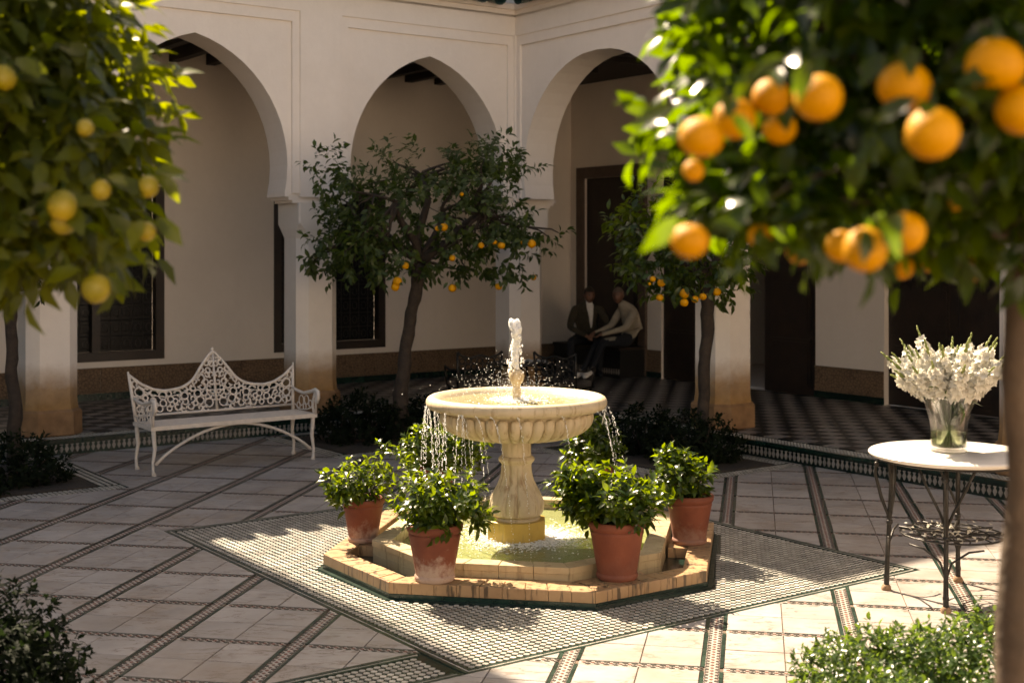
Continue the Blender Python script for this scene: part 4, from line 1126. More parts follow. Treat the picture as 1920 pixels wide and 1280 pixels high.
# =================================================================== TREES
def limb(mb, a, b, r0, r1, wob=.05, n=6):
    a, b = Vector(a), Vector(b); L_ = (b - a).length; pts = []; rs = []
    s_ = rng.uniform(0, 50)
    for k in range(n + 1):
        t = k / n; p = a.lerp(b, t)
        if 0 < k < n: p += Vector((mnoise.noise(Vector((s_, t * 2, 0))), mnoise.noise(Vector((s_ + 9, t * 2, 0))), .4 * mnoise.noise(Vector((s_ + 19, t * 2, 0))))) * wob * L_ * 2
        pts.append(p); rs.append(r0 + (r1 - r0) * t)
    mb.tube(pts, rs, 7); return pts
def tree(name, label, base, trunk, crown, nt_, nl, L_, mat, bark='bark', fork=None, branches=22, fruit=None, frn='orange', frmat='orange', group=None, zmin=None, shell=.45, lump=.35, seed=0, droop=.3, cat='orange tree', ydepth=None, parts=0, sub=None):
    root = thing(name, label, cat, base, 0, group)
    bx0, by0, bz0 = base
    rel = lambda p: (p[0] - bx0, p[1] - by0, p[2] - bz0)
    tb = MB(); pts = [rel(p[:3]) for p in trunk]; rad = [p[3] for p in trunk]
    P_, R_ = [], []
    for i in range(len(pts) - 1):
        for k in range(6):
            t = k / 6; q = Vector(pts[i]).lerp(Vector(pts[i + 1]), t); r_ = rad[i] + (rad[i + 1] - rad[i]) * t
            wb = r_ * .5
            P_.append(q + Vector((mnoise.noise(Vector((q.z * 3, seed, 0))), mnoise.noise(Vector((q.z * 3, seed, 7))), 0)) * wb); R_.append(r_ * (1 + .12 * mnoise.noise(Vector((q.z * 9, seed, 3)))))
    P_.append(Vector(pts[-1])); R_.append(rad[-1])
    tb.tube(P_, R_, 12)
    for v_i, v_ in enumerate(tb.v):
        v_ = Vector(v_); nn = mnoise.noise(v_ * 14 + Vector((seed, 0, 0))); ax_ = P_[min(v_i // 12, len(P_) - 1)]
        d_ = v_ - ax_; tb.v[v_i] = tuple(ax_ + d_ * (1 + .16 * nn))
    tb.obj('trunk', M[bark], root, 'all')
    cc, cr = crown
    C_, D = crown_points(nt_, rel(cc), cr, shell, None if zmin is None else zmin - bz0, lump, seed)
    if sub:
        for (sc_, sr_, sn_) in sub:
            C2, D2 = crown_points(sn_, rel(sc_), sr_, .3, None if zmin is None else zmin - bz0, lump, seed + 3); C_ = np.vstack([C_, C2]); D = np.vstack([D, D2])
    D = unit(D * .75 + rng.normal(0, .35, D.shape) + np.array([0, 0, .15]))
    V = twigs(C_, D, nl, L_, 1.0, L_ * 2.0, droop)
    if parts:
        cen = V.mean(axis=1) + np.array(base)
        dist = cen[:, 1]
        scr = np.abs((cen[:, 0] / np.maximum(cen[:, 1], .1) * 2450)) < 960
        order = np.argsort(np.where(scr, dist, 99)); pick = order[:parts]; keep = np.ones(len(V), bool); keep[pick] = False
        for i in pick:
            c0 = V[i][0]; me = leaf_mesh('leaf', (V[i] - c0)[None], M[mat]); link('leaf', me, root, tuple(c0))
        V = V[keep]
    link('foliage', leaf_mesh('foliage', V, M[mat]), root, kind='stuff')
    br = MB(); top = Vector(pts[-1])
    idx = rng.choice(len(C_), min(branches, len(C_)), replace=False)
    fk = [Vector(rel(p)) for p in (fork or [])]
    for f_ in fk: limb(br, top, f_, rad[-1] * .8, rad[-1] * .38, .06)
    for i in idx:
        c = Vector(C_[i]); src = min([top] + fk, key=lambda q: (q - c).length)
        pt = limb(br, src, c, rad[-1] * .34, rad[-1] * .07, .09)
        for j in rng.choice(len(C_), 3):
            c2 = Vector(C_[j]); 
            if (c2 - pt[3]).length < max(cr) * .6: limb(br, pt[3], c2, rad[-1] * .15, rad[-1] * .04, .08, 4)
    br.obj('branches', M[bark], root, 'all', kind='stuff')
    big = [f for f in (fruit or []) if f[3] > .02]
    if big:
        Pn, Dn, Nn, Ln = [], [], [], []
        for (fx, fy, fz, r_) in big:
            for k in range(3):
                a = rng.uniform(0, 6.28); q = r_ * rng.uniform(.6, 1.3)
                Pn.append((fx - bx0 + q * math.cos(a), fy - by0 + q * math.sin(a) * .8 - r_ * .2, fz - bz0 + r_ * rng.uniform(.9, 1.6)))
                Dn.append((math.cos(a) * .8, math.sin(a) * .6 - .35, rng.uniform(-1.1, .1))); Nn.append((rng.normal(0, .3), -.8, .6)); Ln.append(L_ * rng.uniform(.7, 1.05))
        link('fruit_leaves', leaf_mesh('fruit_leaves', leaf_arrays(np.array(Pn), np.array(Dn), np.array(Nn), np.array(Ln), curl=rng.uniform(0, .4, len(Ln))), M[mat]), root, kind='stuff')
    for (fx, fy, fz, r_) in (fruit or []):
        fb_ = MB().ball((0, 0, 0), r_, 20, 12, (1, 1, rng.uniform(.9, 1.02) if frn == 'orange' else rng.uniform(1.0, 1.14)))
        sd = rng.uniform(0, 99); fb_.v = [tuple(Vector(v_) * (1 + .05 * mnoise.noise(Vector(v_) / r_ * .9 + Vector((sd, 0, 0))))) for v_ in fb_.v]
        fm = fb_.mesh(frn, M[frmat], 'all')
        o = link(frn, fm, root, rel((fx, fy, fz)))
        st_ = MB().tube([(0, 0, r_ * .9), (.003, 0, r_ * 1.25), (.0, .004, r_ * 1.7)], r_ * .05, 5).obj('stalk', M['stem'], o)
    return root
def FP(lst, D, rk=1.0):
    out = []
    for (u, v, r_) in lst:
        out.append((*P(u, v, D), r_ / 2450 * D * rk))
    return out
# middle orange tree
bpt = P(745, 820, 13.9); D0 = 13.9
T = lambda u, v, r_: (*P(u, v, D0), r_)
mb_ = (bpt[0], bpt[1], 0.012)
tree('orange_tree', 'spreading orange tree with a leaning trunk between the bench and the fountain', mb_,
     [(mb_[0], mb_[1], 0, .105), T(755, 720, .078), T(762, 640, .066), T(775, 560, .066), T(790, 492, .07)],
     (P(800, 400, 13.9), (1.20, 1.0, .72)), 360, 11, .094, 'leaf_far', fork=[P(700, 420, 13.9), P(745, 380, 13.5), P(830, 400, 14.1), P(900, 400, 13.8), P(790, 330, 14.2)],
     branches=46, shell=.35, lump=.55, seed=3, droop=.35, zmin=P(0, 520, 13.9)[2],
     sub=[(P(625, 320, 13.9), (.22, .3, .24), 22), (P(620, 470, 13.7), (.35, .4, .25), 36), (P(950, 460, 13.6), (.36, .4, .36), 46), (P(905, 300, 13.9), (.45, .5, .22), 40), (P(690, 470, 13.2), (.3, .3, .3), 30)],
     fruit=FP([(832, 426, 8), (820, 428, 5), (902, 460, 6), (927, 454, 5), (940, 460, 7), (980, 455, 4), (997, 457, 8), (760, 498, 7), (848, 484, 6), (745, 528, 9), (741, 538, 8), (848, 540, 8), (935, 537, 7), (1000, 520, 6), (866, 364, 4)], 12.95),
     )
# right back tree
D1 = 12.7; T = lambda u, v, r_: (*P(u, v, D1), r_); b1 = P(1316, 856, D1)
tree('orange_tree', 'smaller orange tree with a thin dark trunk beside the stained right column', (b1[0], b1[1], .012),
     [(b1[0], b1[1], 0, .068), T(1320, 740, .058), T(1322, 660, .062), T(1328, 575, .066), T(1322, 520, .06)],
     (P(1300, 445, D1), (.80, .76, .60)), 300, 11, .10, 'leaf_pot', branches=26, fork=[P(1250, 450, D1), P(1370, 440, D1), P(1310, 420, 12.9)], shell=.5, seed=11, zmin=P(0, 556, D1)[2],
     fruit=FP([(1224, 523, 6), (1240, 530, 8), (1237, 558, 7), (1283, 550, 9), (1283, 567, 8), (1303, 561, 7), (1318, 556, 7), (1344, 547, 8), (1218, 532, 3)], 11.95))
# far left tree
D2 = 12.4; T = lambda u, v, r_: (*P(u, v, D2), r_); b2 = P(28, 866, D2)
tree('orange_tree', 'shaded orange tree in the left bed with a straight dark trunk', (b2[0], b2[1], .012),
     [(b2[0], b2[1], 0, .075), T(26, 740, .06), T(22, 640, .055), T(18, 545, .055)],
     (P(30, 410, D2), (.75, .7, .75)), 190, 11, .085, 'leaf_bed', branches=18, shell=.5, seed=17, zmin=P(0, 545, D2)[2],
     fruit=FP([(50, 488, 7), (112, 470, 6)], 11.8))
# near right orange tree
D3 = 2.45; b3 = P(1900, 1280, D3)
T = lambda u, v, r_, D=D3: (*P(u, v, D), r_)
tree('orange_tree', 'near orange tree at the right edge hung with large ripe oranges', (b3[0], b3[1], .0),
     [(b3[0] - .0, b3[1], 0, .05), (b3[0] + .0, b3[1], .7, .040), T(1897, 1180, .031), T(1908, 1000, .026), T(1912, 900, .022), T(1906, 700, .026), T(1914, 560, .026), T(1920, 440, .030)],
     ((1.03, 2.45, 2.50), (.72, .68, .55)), 1750, 10, .068, 'leaf_orange', 'bark_near', branches=30, shell=.35, lump=.22, seed=23, droop=.30, zmin=2.055, parts=300,
     sub=[((.40, 2.35, 2.24), (.10, .2, .15), 40), ((.52, 2.3, 2.6), (.2, .3, .3), 80), ((.48, 2.2, 2.08), (.14, .15, .06), 34)],
     fruit=[(*P(u, v, D - .14), r_ / 2450 * (D - .14)) for u, v, r_, D in ((1695, 162, 50, 2.0), (1747, 250, 51, 1.9), (1535, 183, 46, 1.95), (1445, 182, 36, 2.1), (1315, 258, 42, 2.0), (1378, 222, 40, 2.1), (1462, 240, 33, 2.2), (1866, 122, 55, 1.95), (1915, 205, 48, 1.95), (1622, 468, 42, 2.0), (1578, 462, 32, 2.15), (1695, 436, 40, 2.05), (1500, 470, 27, 2.4), (1293, 452, 36, 2.0), (1425, 442, 24, 2.3), (1690, 500, 25, 2.6), (1737, 492, 20, 2.7), (1825, 505, 25, 2.5), (1790, 380, 17, 2.3), (1300, 320, 20, 2.1))])
# near left citrus tree
b4 = (-1.52, 3.4, 0)
tree('citrus_tree', 'near citrus tree at the left edge with broad yellow-green leaves and unripe fruit', b4,
     [(-1.52, 3.4, 0, .05), (-1.5, 3.4, 1.0, .042), (-1.53, 3.4, 1.9, .04)],
     ((-1.56, 3.4, 2.42), (.56, .56, .56)), 820, 9, .092, 'leaf_lemon', branches=20, shell=.66, lump=.12, seed=31, droop=.45, zmin=2.0, parts=300, cat='citrus tree',
     sub=[((-1.10, 3.3, 2.22), (.13, .3, .28), 60), ((-1.20, 3.15, 1.99), (.09, .12, .06), 14)],
     frn='citrus_fruit', frmat='lemon', fruit=[(*P(u, v, D), r_ / 2450 * D) for u, v, r_, D in ((117, 385, 27, 2.9), (118, 416, 23, 2.95), (275, 434, 18, 3.0), (180, 541, 27, 3.0), (160, 240, 16, 2.85), (190, 356, 18, 2.9), (6, 146, 24, 2.9))] + [(*P(278, 350, 2.95), 20 / 2450 * 2.95)])

# =================================================================== SHRUBS
def shrub(name, label, cat, base, boxes, mat, nt_, nl, L_, group=None, seed=0):
    root = thing(name, label, cat, base, 0, group)
    Vs = []; core = MB()
    for (c, r_, fr_) in boxes:
        C_, D = crown_points(int(nt_ * fr_), c, r_, .6, 0.01, .25, seed); seed += 1
        D = unit(D + rng.normal(0, .3, D.shape) + np.array([0, 0, .35]))
        Vs.append(twigs(C_, D, nl, L_, 1.0, L_ * 1.2, .15, upn=.5))
        for k in range(7):
            q = C_[rng.integers(len(C_))]; core.tube([(c[0] * .9 + rng.normal(0, .03), c[1], 0), (q[0] * .7 + c[0] * .3, q[1] * .7 + c[1] * .3, q[2] * .55), tuple(q)], [.012, .008, .004], 5)
    link('foliage', leaf_mesh('foliage', np.concatenate(Vs), M[mat]), root, kind='stuff')
    core.obj('stems', M['bark'], root, kind='stuff')
    return root
shrub('hedge', 'sunlit low hedge with small glossy leaves at the bottom right by the near trunk', 'hedge', (1.75, 5.15, 0),
      [((-.30, .05, .16), (.36, .42, .34), .32), ((.12, .0, .20), (.44, .45, .35), .4), ((.55, .0, .20), (.35, .42, .34), .28), ((-.42, -.5, .14), (.4, .4, .34), .25), ((.2, -.55, .2), (.5, .4, .34), .3)], 'leaf_hedge', 2900, 8, .037, seed=41)
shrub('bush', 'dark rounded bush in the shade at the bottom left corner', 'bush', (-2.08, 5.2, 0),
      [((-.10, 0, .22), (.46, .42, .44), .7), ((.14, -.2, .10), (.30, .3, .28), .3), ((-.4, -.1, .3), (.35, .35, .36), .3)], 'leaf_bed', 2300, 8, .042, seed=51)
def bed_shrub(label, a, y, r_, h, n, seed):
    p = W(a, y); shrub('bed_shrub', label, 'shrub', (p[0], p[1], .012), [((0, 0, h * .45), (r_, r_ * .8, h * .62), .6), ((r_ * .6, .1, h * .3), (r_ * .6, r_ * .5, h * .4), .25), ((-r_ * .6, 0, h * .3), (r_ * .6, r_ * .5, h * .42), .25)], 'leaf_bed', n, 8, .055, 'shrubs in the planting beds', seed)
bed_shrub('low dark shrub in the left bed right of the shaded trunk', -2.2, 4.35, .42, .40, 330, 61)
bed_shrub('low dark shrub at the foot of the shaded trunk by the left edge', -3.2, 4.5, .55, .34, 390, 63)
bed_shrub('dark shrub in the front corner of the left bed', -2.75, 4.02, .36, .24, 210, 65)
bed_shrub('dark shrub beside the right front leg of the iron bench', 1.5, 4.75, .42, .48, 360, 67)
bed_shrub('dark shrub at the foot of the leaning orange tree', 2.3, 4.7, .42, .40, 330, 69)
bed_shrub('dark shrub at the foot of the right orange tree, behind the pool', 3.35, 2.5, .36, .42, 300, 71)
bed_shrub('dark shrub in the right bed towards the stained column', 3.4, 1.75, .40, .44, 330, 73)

# =================================================================== IRON BENCH
def bench():
    t_ = W(0, 0)
    # left front leg foot at (-3.19, 11.62), direction along the arcade
    root = thing('garden_bench', 'white cast iron bench with a pierced crested back on the shaded paving', 'bench', (-3.19, 11.62, 0), THA)
    Wd, Dp = 1.58, .42; m = M['white_paint']
    def leg(x, y, splay):
        mb = MB(); s_ = splay
        pts = [(x, y, .43), (x + .004 * s_, y, .36), (x + .014 * s_, y, .24), (x - .004 * s_, y, .12), (x - .002 * s_, y, .04), (x + .006 * s_, y - .008, .012)]
        mb.tube(pts, [.019, .021, .018, .014, .015, .024], 8); mb.tube([(x + .006 * s_, y - .008, .0), (x + .006 * s_, y - .008, .014)], [.026, .022], 8)
        mb.obj('leg', m, root, 'all')
    for x in (0, Wd):
        for y in (0, Dp): leg(x, y, 1 if x == 0 else -1)
    arc = MB(); arc.tube([(.02 + (Wd - .04) * k / 20, .0, .10 + .31 * math.sin(math.pi * k / 20) ** .8) for k in range(21)], .014, 8); arc.obj('arch_brace', m, root, 'all')
    fr_ = MB(); fr_.box(-.03, Wd + .03, -.03, -.0, .408, .446); fr_.box(-.03, Wd + .03, Dp - .01, Dp + .015, .412, .440)
    fr_.box(-.03, -.002, 0, Dp - .01, .410, .443); fr_.box(Wd + .002, Wd + .03, 0, Dp - .01, .410, .443); fr_.obj('seat_frame', m, root)
    for k in range(6):
        y = .006 + k * .066; MB().box(0, Wd, y, y + .043, .430, .447).obj('slat', m, root)
    # back: local x 0..Wd, leans back; height profile
    by = Dp + .01; lean = .20
    def bp(x, z, dy=0.0): return (x + (x / Wd - .5) * .08 * max(0, (z - .45) / .42), by + dy + (z - .44) * lean, z)
    def top(x):
        s_ = abs(x / Wd - .5) * 2      # 0 centre .. 1 side
        pts = [(0, 1.04), (.04, 1.015), (.08, .98), (.13, .93), (.17, .885), (.22, .83), (.26, .79), (.33, .75), (.4, .725), (.48, .71), (.62, .70), (.75, .72), (.88, .775), (1.0, .86)]
        for (p, q) in zip(pts, pts[1:]):
            if s_ <= q[0]: t = (s_ - p[0]) / (q[0] - p[0]); return p[1] + (q[1] - p[1]) * t
        return .86
    xs = [Wd * k / 60 for k in range(61)]
    fb = MB()
    fb.tube([bp(x, top(x)) for x in xs], .014, 7)
    for x in (0, Wd):
        s_ = -1 if x == 0 else 1
        fb.tube([bp(x, .43), bp(x, .62), bp(x, .80), bp(x + s_ * .004, .895)], [.018, .017, .015, .008], 7)
    fb.tube([bp(0, .49), bp(Wd, .49)], .012, 6); fb.tube([bp(Wd / 2, .49), bp(Wd / 2, 1.05)], [.014, .010], 7)
    fb.ball(bp(Wd / 2, 1.055), .018, 8, 6, (1, .6, 1.4))
    fb.obj('back_frame', m, root, 'all')
    # pierced scrollwork: a close web of scrolls and rings, mirrored about the centre
    sc = MB(); r2 = np.random.default_rng(5)
    cells = []
    tries = 0
    while len(cells) < 230 and tries < 9000:
        tries += 1
        x = r2.uniform(.02, Wd / 2 - .012); z = r2.uniform(.515, 1.03)
        rr = r2.uniform(.022, .043) if len(cells) < 60 else r2.uniform(.014, .026)
        if z + rr * .9 > top(x) - .004 or z - rr < .492 or x + rr > Wd / 2 or x - rr < .0: continue
        if any(math.hypot(x - c[0], z - c[1]) < (rr + c[2]) * .86 for c in cells): continue
        cells.append((x, z, rr))
    for (x, z, rr) in cells:
        a0 = r2.uniform(0, 6.28); kind = r2.integers(0, 3); dirn = r2.choice([-1, 1])
        for mir in (0, 1):
            X = (lambda q: Wd - q) if mir else (lambda q: q)
            if kind == 0 or rr < .02:
                sc.tube([bp(X(x + rr * math.cos(a0 + t * .57)), z + rr * math.sin(a0 + t * .57)) for t in range(11)], .0085, 5, closed=True)
            else:
                n = 16; pts = []; rs = []
                for k in range(n):
                    t = k / (n - 1); a = a0 + dirn * t * 5.6; q = rr * (1.18 - .72 * t); pts.append(bp(X(x + q * math.cos(a)), z + q * math.sin(a))); rs.append(.0112 - .004 * t)
                rs[-1] = .013
                sc.tube(pts, rs, 5)
            if kind == 2 and rr > .028:
                for k in range(3):
                    a = a0 + k * 2.1; sc.ball(bp(X(x + rr * 1.02 * math.cos(a)), z + rr * 1.02 * math.sin(a)), .011, 6, 4, (1, .4, 1))
    for i, c in enumerate(cells):
        near = sorted(cells, key=lambda q: (q[0] - c[0]) ** 2 + (q[1] - c[1]) ** 2)[1:3]
        for q in near:
            for mir in (0, 1):
                X = (lambda v_: Wd - v_) if mir else (lambda v_: v_)
                d_ = math.hypot(q[0] - c[0], q[1] - c[1]); ux, uz = (q[0] - c[0]) / d_, (q[1] - c[1]) / d_
                if d_ - c[2] * .6 - q[2] * .6 > 0:
                    sc.tube([bp(X(c[0] + ux * c[2] * .7), c[1] + uz * c[2] * .7), bp(X(q[0] - ux * q[2] * .7), q[1] - uz * q[2] * .7)], .006, 5)
    # inner border following the top rail
    sc.tube([bp(x, top(x) - .055) for x in xs[3:27]], .006, 5); sc.tube([bp(Wd - x, top(x) - .055) for x in xs[3:27]], .006, 5)
    sc.obj('scrollwork', m, root, 'all')
    for x in (-.012, Wd + .012):
        am = MB()
        am.tube([(x, Dp + .06, .66), (x, Dp - .05, .635), (x, .22, .62), (x, .08, .645), (x, -.02, .672), (x, -.075, .66), (x, -.085, .60), (x, -.06, .555), (x, -.03, .56), (x, -.03, .585)],
                [.010, .015, .016, .018, .020, .020, .018, .015, .012, .010], 8)
        am.tube([(x, -.02, .655), (x, .02, .58), (x, .03, .50), (x, .0, .44)], [.013, .011, .011, .014], 7)
        am.tube([(x, -.045, .65), (x, -.035, .55), (x, -.03, .44)], [.010, .009, .012], 6)
        for (cy, cz, rr) in ((.16, .56, .045), (.27, .545, .05), (.08, .53, .035), (.2, .49, .03), (.33, .49, .035)):
            am.tube([(x, cy + rr * math.cos(k * .63), cz + rr * math.sin(k * .63)) for k in range(10)], .0055, 5, closed=True)
        am.tube([(x, .03, .5), (x, .15, .47), (x, .3, .455), (x, Dp, .50)], .006, 5)
        am.obj('armrest', m, root, 'all')
bench()

# =================================================================== TABLE AND VASE
TX, TY, TZ = 2.56, 7.60, .848
def table():
    root = thing('garden_table', 'round white marble table on black wrought iron legs beside the near tree', 'table', (TX, TY, 0), 0)
    MB().lathe([(.0, TZ - .034), (.44, TZ - .034), (.462, TZ - .028), (.472, TZ - .016), (.472, TZ - .010), (.466, TZ - .003), (.455, TZ), (.0, TZ)], 96, cap=False).obj('tabletop', M['table_marble'], root, True)
    rg = MB(); rg.tube([(.40 * math.cos(2 * math.pi * k / 40), .40 * math.sin(2 * math.pi * k / 40), TZ - .045) for k in range(40)], .009, 6, closed=True); rg.obj('top_ring', M['iron'], root, 'all')
    feet = [(-.34, .15), (-.15, -.34), (.15, .34), (.34, -.13)]
    for (x, y) in feet:
        r_ = math.hypot(x, y); ux, uy = x / r_, y / r_; px_, py_ = -uy, ux
        L_ = lambda q, z, s_=0: (ux * q + px_ * s_, uy * q + py_ * s_, z)
        lg = MB()
        lg.tube([L_(.34, TZ - .045), L_(.345, .6), L_(.355, .40), L_(.365, .2), L_(.37, .05), L_(.372, .02)], [.013, .013, .014, .014, .017, .015], 8)
        lg.tube([L_(.40, TZ - .05), L_(.43, TZ - .09), L_(.435, TZ - .16), L_(.40, .55), L_(.365, .46), L_(.357, .40)], [.005, .006, .009, .011, .009, .006], 7)
        lg.ball(L_(.428, TZ - .10), .015, 8, 6)
        for s_ in (-1, 1):
            lg.tube([L_(.34, TZ - .05, s_ * .15), L_(.335, .70, s_ * .11), L_(.335, .55, s_ * .035), L_(.345, .46, 0), L_(.35, .40, 0)], [.006, .008, .008, .008, .006], 6)
            lg.tube([L_(.33, .36, s_ * .20), L_(.345, .345, s_ * .12), L_(.36, .28, s_ * .03), L_(.365, .18, 0)], [.006, .007, .007, .006], 6)
        lg.tube([L_(.30, .385), L_(.22, .38), L_(.12, .375), L_(.0, .37)], .008, 6)
        lg.ball(L_(.353, .41), .020, 8, 6); lg.ball(L_(.37, .085), .019, 8, 6, (1, 1, 1.6))
        l_ = lg.obj('leg', M['iron'], root, 'all')
        MB().lathe([(.001, 0), (.026, 0), (.030, .012), (.028, .026), (.020, .038), (.001, .04)], 12, cap=False, c=L_(.372, 0)).obj('foot', M['rust'], l_, True)
    sh = MB()
    for rr in (.29, .20, .11): sh.tube([(rr * math.cos(2 * math.pi * k / 36), rr * math.sin(2 * math.pi * k / 36), .372) for k in range(36)], .006, 5, closed=True)
    for k in range(12):
        a = 2 * math.pi * k / 12; sh.tube([(.11 * math.cos(a), .11 * math.sin(a), .372), (.2 * math.cos(a + .2), .2 * math.sin(a + .2), .372), (.29 * math.cos(a), .29 * math.sin(a), .372)], .0045, 5)
    sh.obj('lower_shelf', M['iron'], root, 'all')
    return root
table()
pt = MB()
fp = thing('fallen_petals', 'scattered pale petals on the iron shelf under the marble table', 'petals', (TX, TY, .378)); fp['kind'] = 'stuff'
n = 70; a = rng.uniform(0, 6.28, n); rr = rng.uniform(.04, .30, n)
Pn = np.stack([rr * np.cos(a), rr * np.sin(a), rng.uniform(.0, .022, n)], 1)
V = leaf_arrays(Pn, np.c_[rng.normal(size=(n, 2)), rng.normal(0, .3, n)], np.c_[rng.normal(0, .4, (n, 2)), np.ones(n)], rng.uniform(.014, .034, n), 1.1, rng.uniform(0, .8, n))
link('petals', leaf_mesh('petals', V, M['petal']), fp, kind='stuff')
def vase():
    vx, vy = 2.54, 7.60
    root = thing('glass_vase', 'flared clear glass vase half full of water on the marble table', 'vase', (vx, vy, TZ + .001))
    outer = smooth_prof([(.098, .0), (.102, .02), (.101, .10), (.108, .17), (.128, .25), (.160, .325)], 5)
    inner_ = [(r_ - .006, max(z, .018)) for r_, z in outer][::-1]
    MB().lathe([(.002, .0)] + outer + inner_ + [(.002, .018)], 64, lambda a, z: 1 + .012 * math.cos(a * 14) * (z > .03), cap=False).obj('glass', M['glass'], root, 'all')
    wi = [(r_ - .0075, z) for r_, z in outer if .02 < z < .125]
    MB().lathe([(.002, .019)] + wi + [(.002, .125)], 48, cap=False).obj('water', M['vase_water'], root, 'all')
    bq = thing('flower_bouquet', 'full bunch of white tuberose spikes with green buds standing in the glass vase', 'flowers', (vx, vy, TZ + .02))
    r3 = np.random.default_rng(12)
    petV, budV = [], []
    ns = 38
    for s_ in range(ns):
        a = 2 * math.pi * s_ / ns * 2.618 + r3.uniform(-.2, .2); tilt = (.12 + 1.02 * math.sqrt((s_ + .5) / ns)) * r3.uniform(.85, 1.1)
        rt = math.sin(tilt); L_ = r3.uniform(.52, .68) * (1.08 - .16 * tilt)
        d0 = Vector((math.cos(a), math.sin(a), 0))
        base = -d0 * .055 * rt + Vector((0, 0, .01))
        neck = d0 * (.105 * min(1, rt * 1.3)) + Vector((0, 0, .30))
        tip = neck + (d0 * math.sin(tilt * .9) + Vector((0, 0, math.cos(tilt * .9)))) * (L_ - .27)
        mid = neck.lerp(tip, .5) + Vector((0, 0, .015))
        pts = [base, base.lerp(neck, .5), neck, mid, tip]
        sm = MB(); sm.tube([pts[0], pts[1], pts[2], neck.lerp(mid, .6), mid, mid.lerp(tip, .5), tip], [.0045, .0045, .004, .0035, .003, .0025, .0018], 6)
        so = sm.obj('flower_stem', M['stem'], bq, 'all')
        # blossoms along the upper part
        Pp, Dd, Nn, Ls = [], [], [], []
        ax_ = (tip - neck).normalized(); o1 = ax_.orthogonal().normalized(); o2 = ax_.cross(o1)
        for k in range(24):
            t = .17 + .70 * k / 23; c = neck.lerp(tip, t); an = k * 2.4 + s_
            out = (o1 * math.cos(an) + o2 * math.sin(an)); fd = (out * 1.0 + ax_ * .35 + Vector((0, 0, .15))).normalized(); size = .050 * (1.1 - .5 * t)
            q1 = fd.orthogonal().normalized(); q2 = fd.cross(q1); c2 = c + fd * .018
            for j in range(6):
                aj = j * 1.047 + k; rad_ = q1 * math.cos(aj) + q2 * math.sin(aj)
                Pp.append(c2); Dd.append(fd * .75 + rad_ * .75); Nn.append(fd - rad_ * .6); Ls.append(size * r3.uniform(.8, 1.15))
        V = leaf_arrays(np.array([list(p) for p in Pp]), np.array([list(p) for p in Dd]), np.array([list(p) for p in Nn]), np.array(Ls), 1.0, np.full(len(Ls), .25))
        link('blossoms', leaf_mesh('blossoms', V, M['petal']), so)
        bd = MB()
        for k in range(6):
            t = .86 + .22 * k / 5; c = neck + (tip - neck) * t; an = k * 2.6 + s_
            out = (o1 * math.cos(an) + o2 * math.sin(an)) * .45 * (1.15 - t) * 2 + ax_; out.normalize()
            q_ = out.to_track_quat('Z', 'Y').to_matrix(); bd.ball(c + out * .014, .0062 * (1.35 - .5 * (t - .8) / .3), 7, 5, (1, 1, 2.4), q_)
        bd.obj('buds', M['bud'], so, 'all')
    n = 90; a = r3.uniform(0, 6.28, n); rr = r3.uniform(.02, .11, n)
    Pn = np.stack([rr * np.cos(a), rr * np.sin(a), r3.uniform(.27, .37, n)], 1)
    Dn = np.stack([np.cos(a) * .8, np.sin(a) * .8, r3.uniform(.1, 1.3, n)], 1) + r3.normal(0, .25, (n, 3))
    V = leaf_arrays(Pn, Dn, r3.normal(0, .6, (n, 3)) + np.array([0, 0, 1]), r3.uniform(.07, .15, n), .34, r3.uniform(0, .7, n))
    link('leaves', leaf_mesh('leaves', V, M['stem']), bq, kind='stuff')
vase()

# =================================================================== BENCH AND THE TWO MEN
def tiled_bench():
    root = thing('tiled_bench', 'low dark tiled bench under the two seated men', 'bench', W(7.24, 8.0), THA + R(90))
    L0, L1 = -.95, .60
    MB().box(L0, L1, -.24, .22, PZ, .56).obj('base', M['black_tile'], root)
    for k in range(8):
        a = L0 + (L1 - L0) * k / 8
        MB().box(a + .002, a + (L1 - L0) / 8 - .002, -.26, .25, .562, .60).obj('seat_tile', M['wood'], root)
    fz = MB()
    for k in range(28):
        s_ = L0 + .03 + k * .053
        pr = [(-.016, .16), (.016, .16), (.006, .145), (.018, .115), (.004, .08), (-.004, .08), (-.018, .115), (-.006, .145)]
        fz.add([(s_ + p, .221, PZ - .03 + q) for p, q in pr] + [(s_ + p, .229, PZ - .03 + q) for p, q in pr], [tuple(range(8, 16))] + [(i, (i + 1) % 8, 8 + (i + 1) % 8, 8 + i) for i in range(8)])
    fz.obj('frieze', M['light_tile'], root, kind='stuff')
tiled_bench()
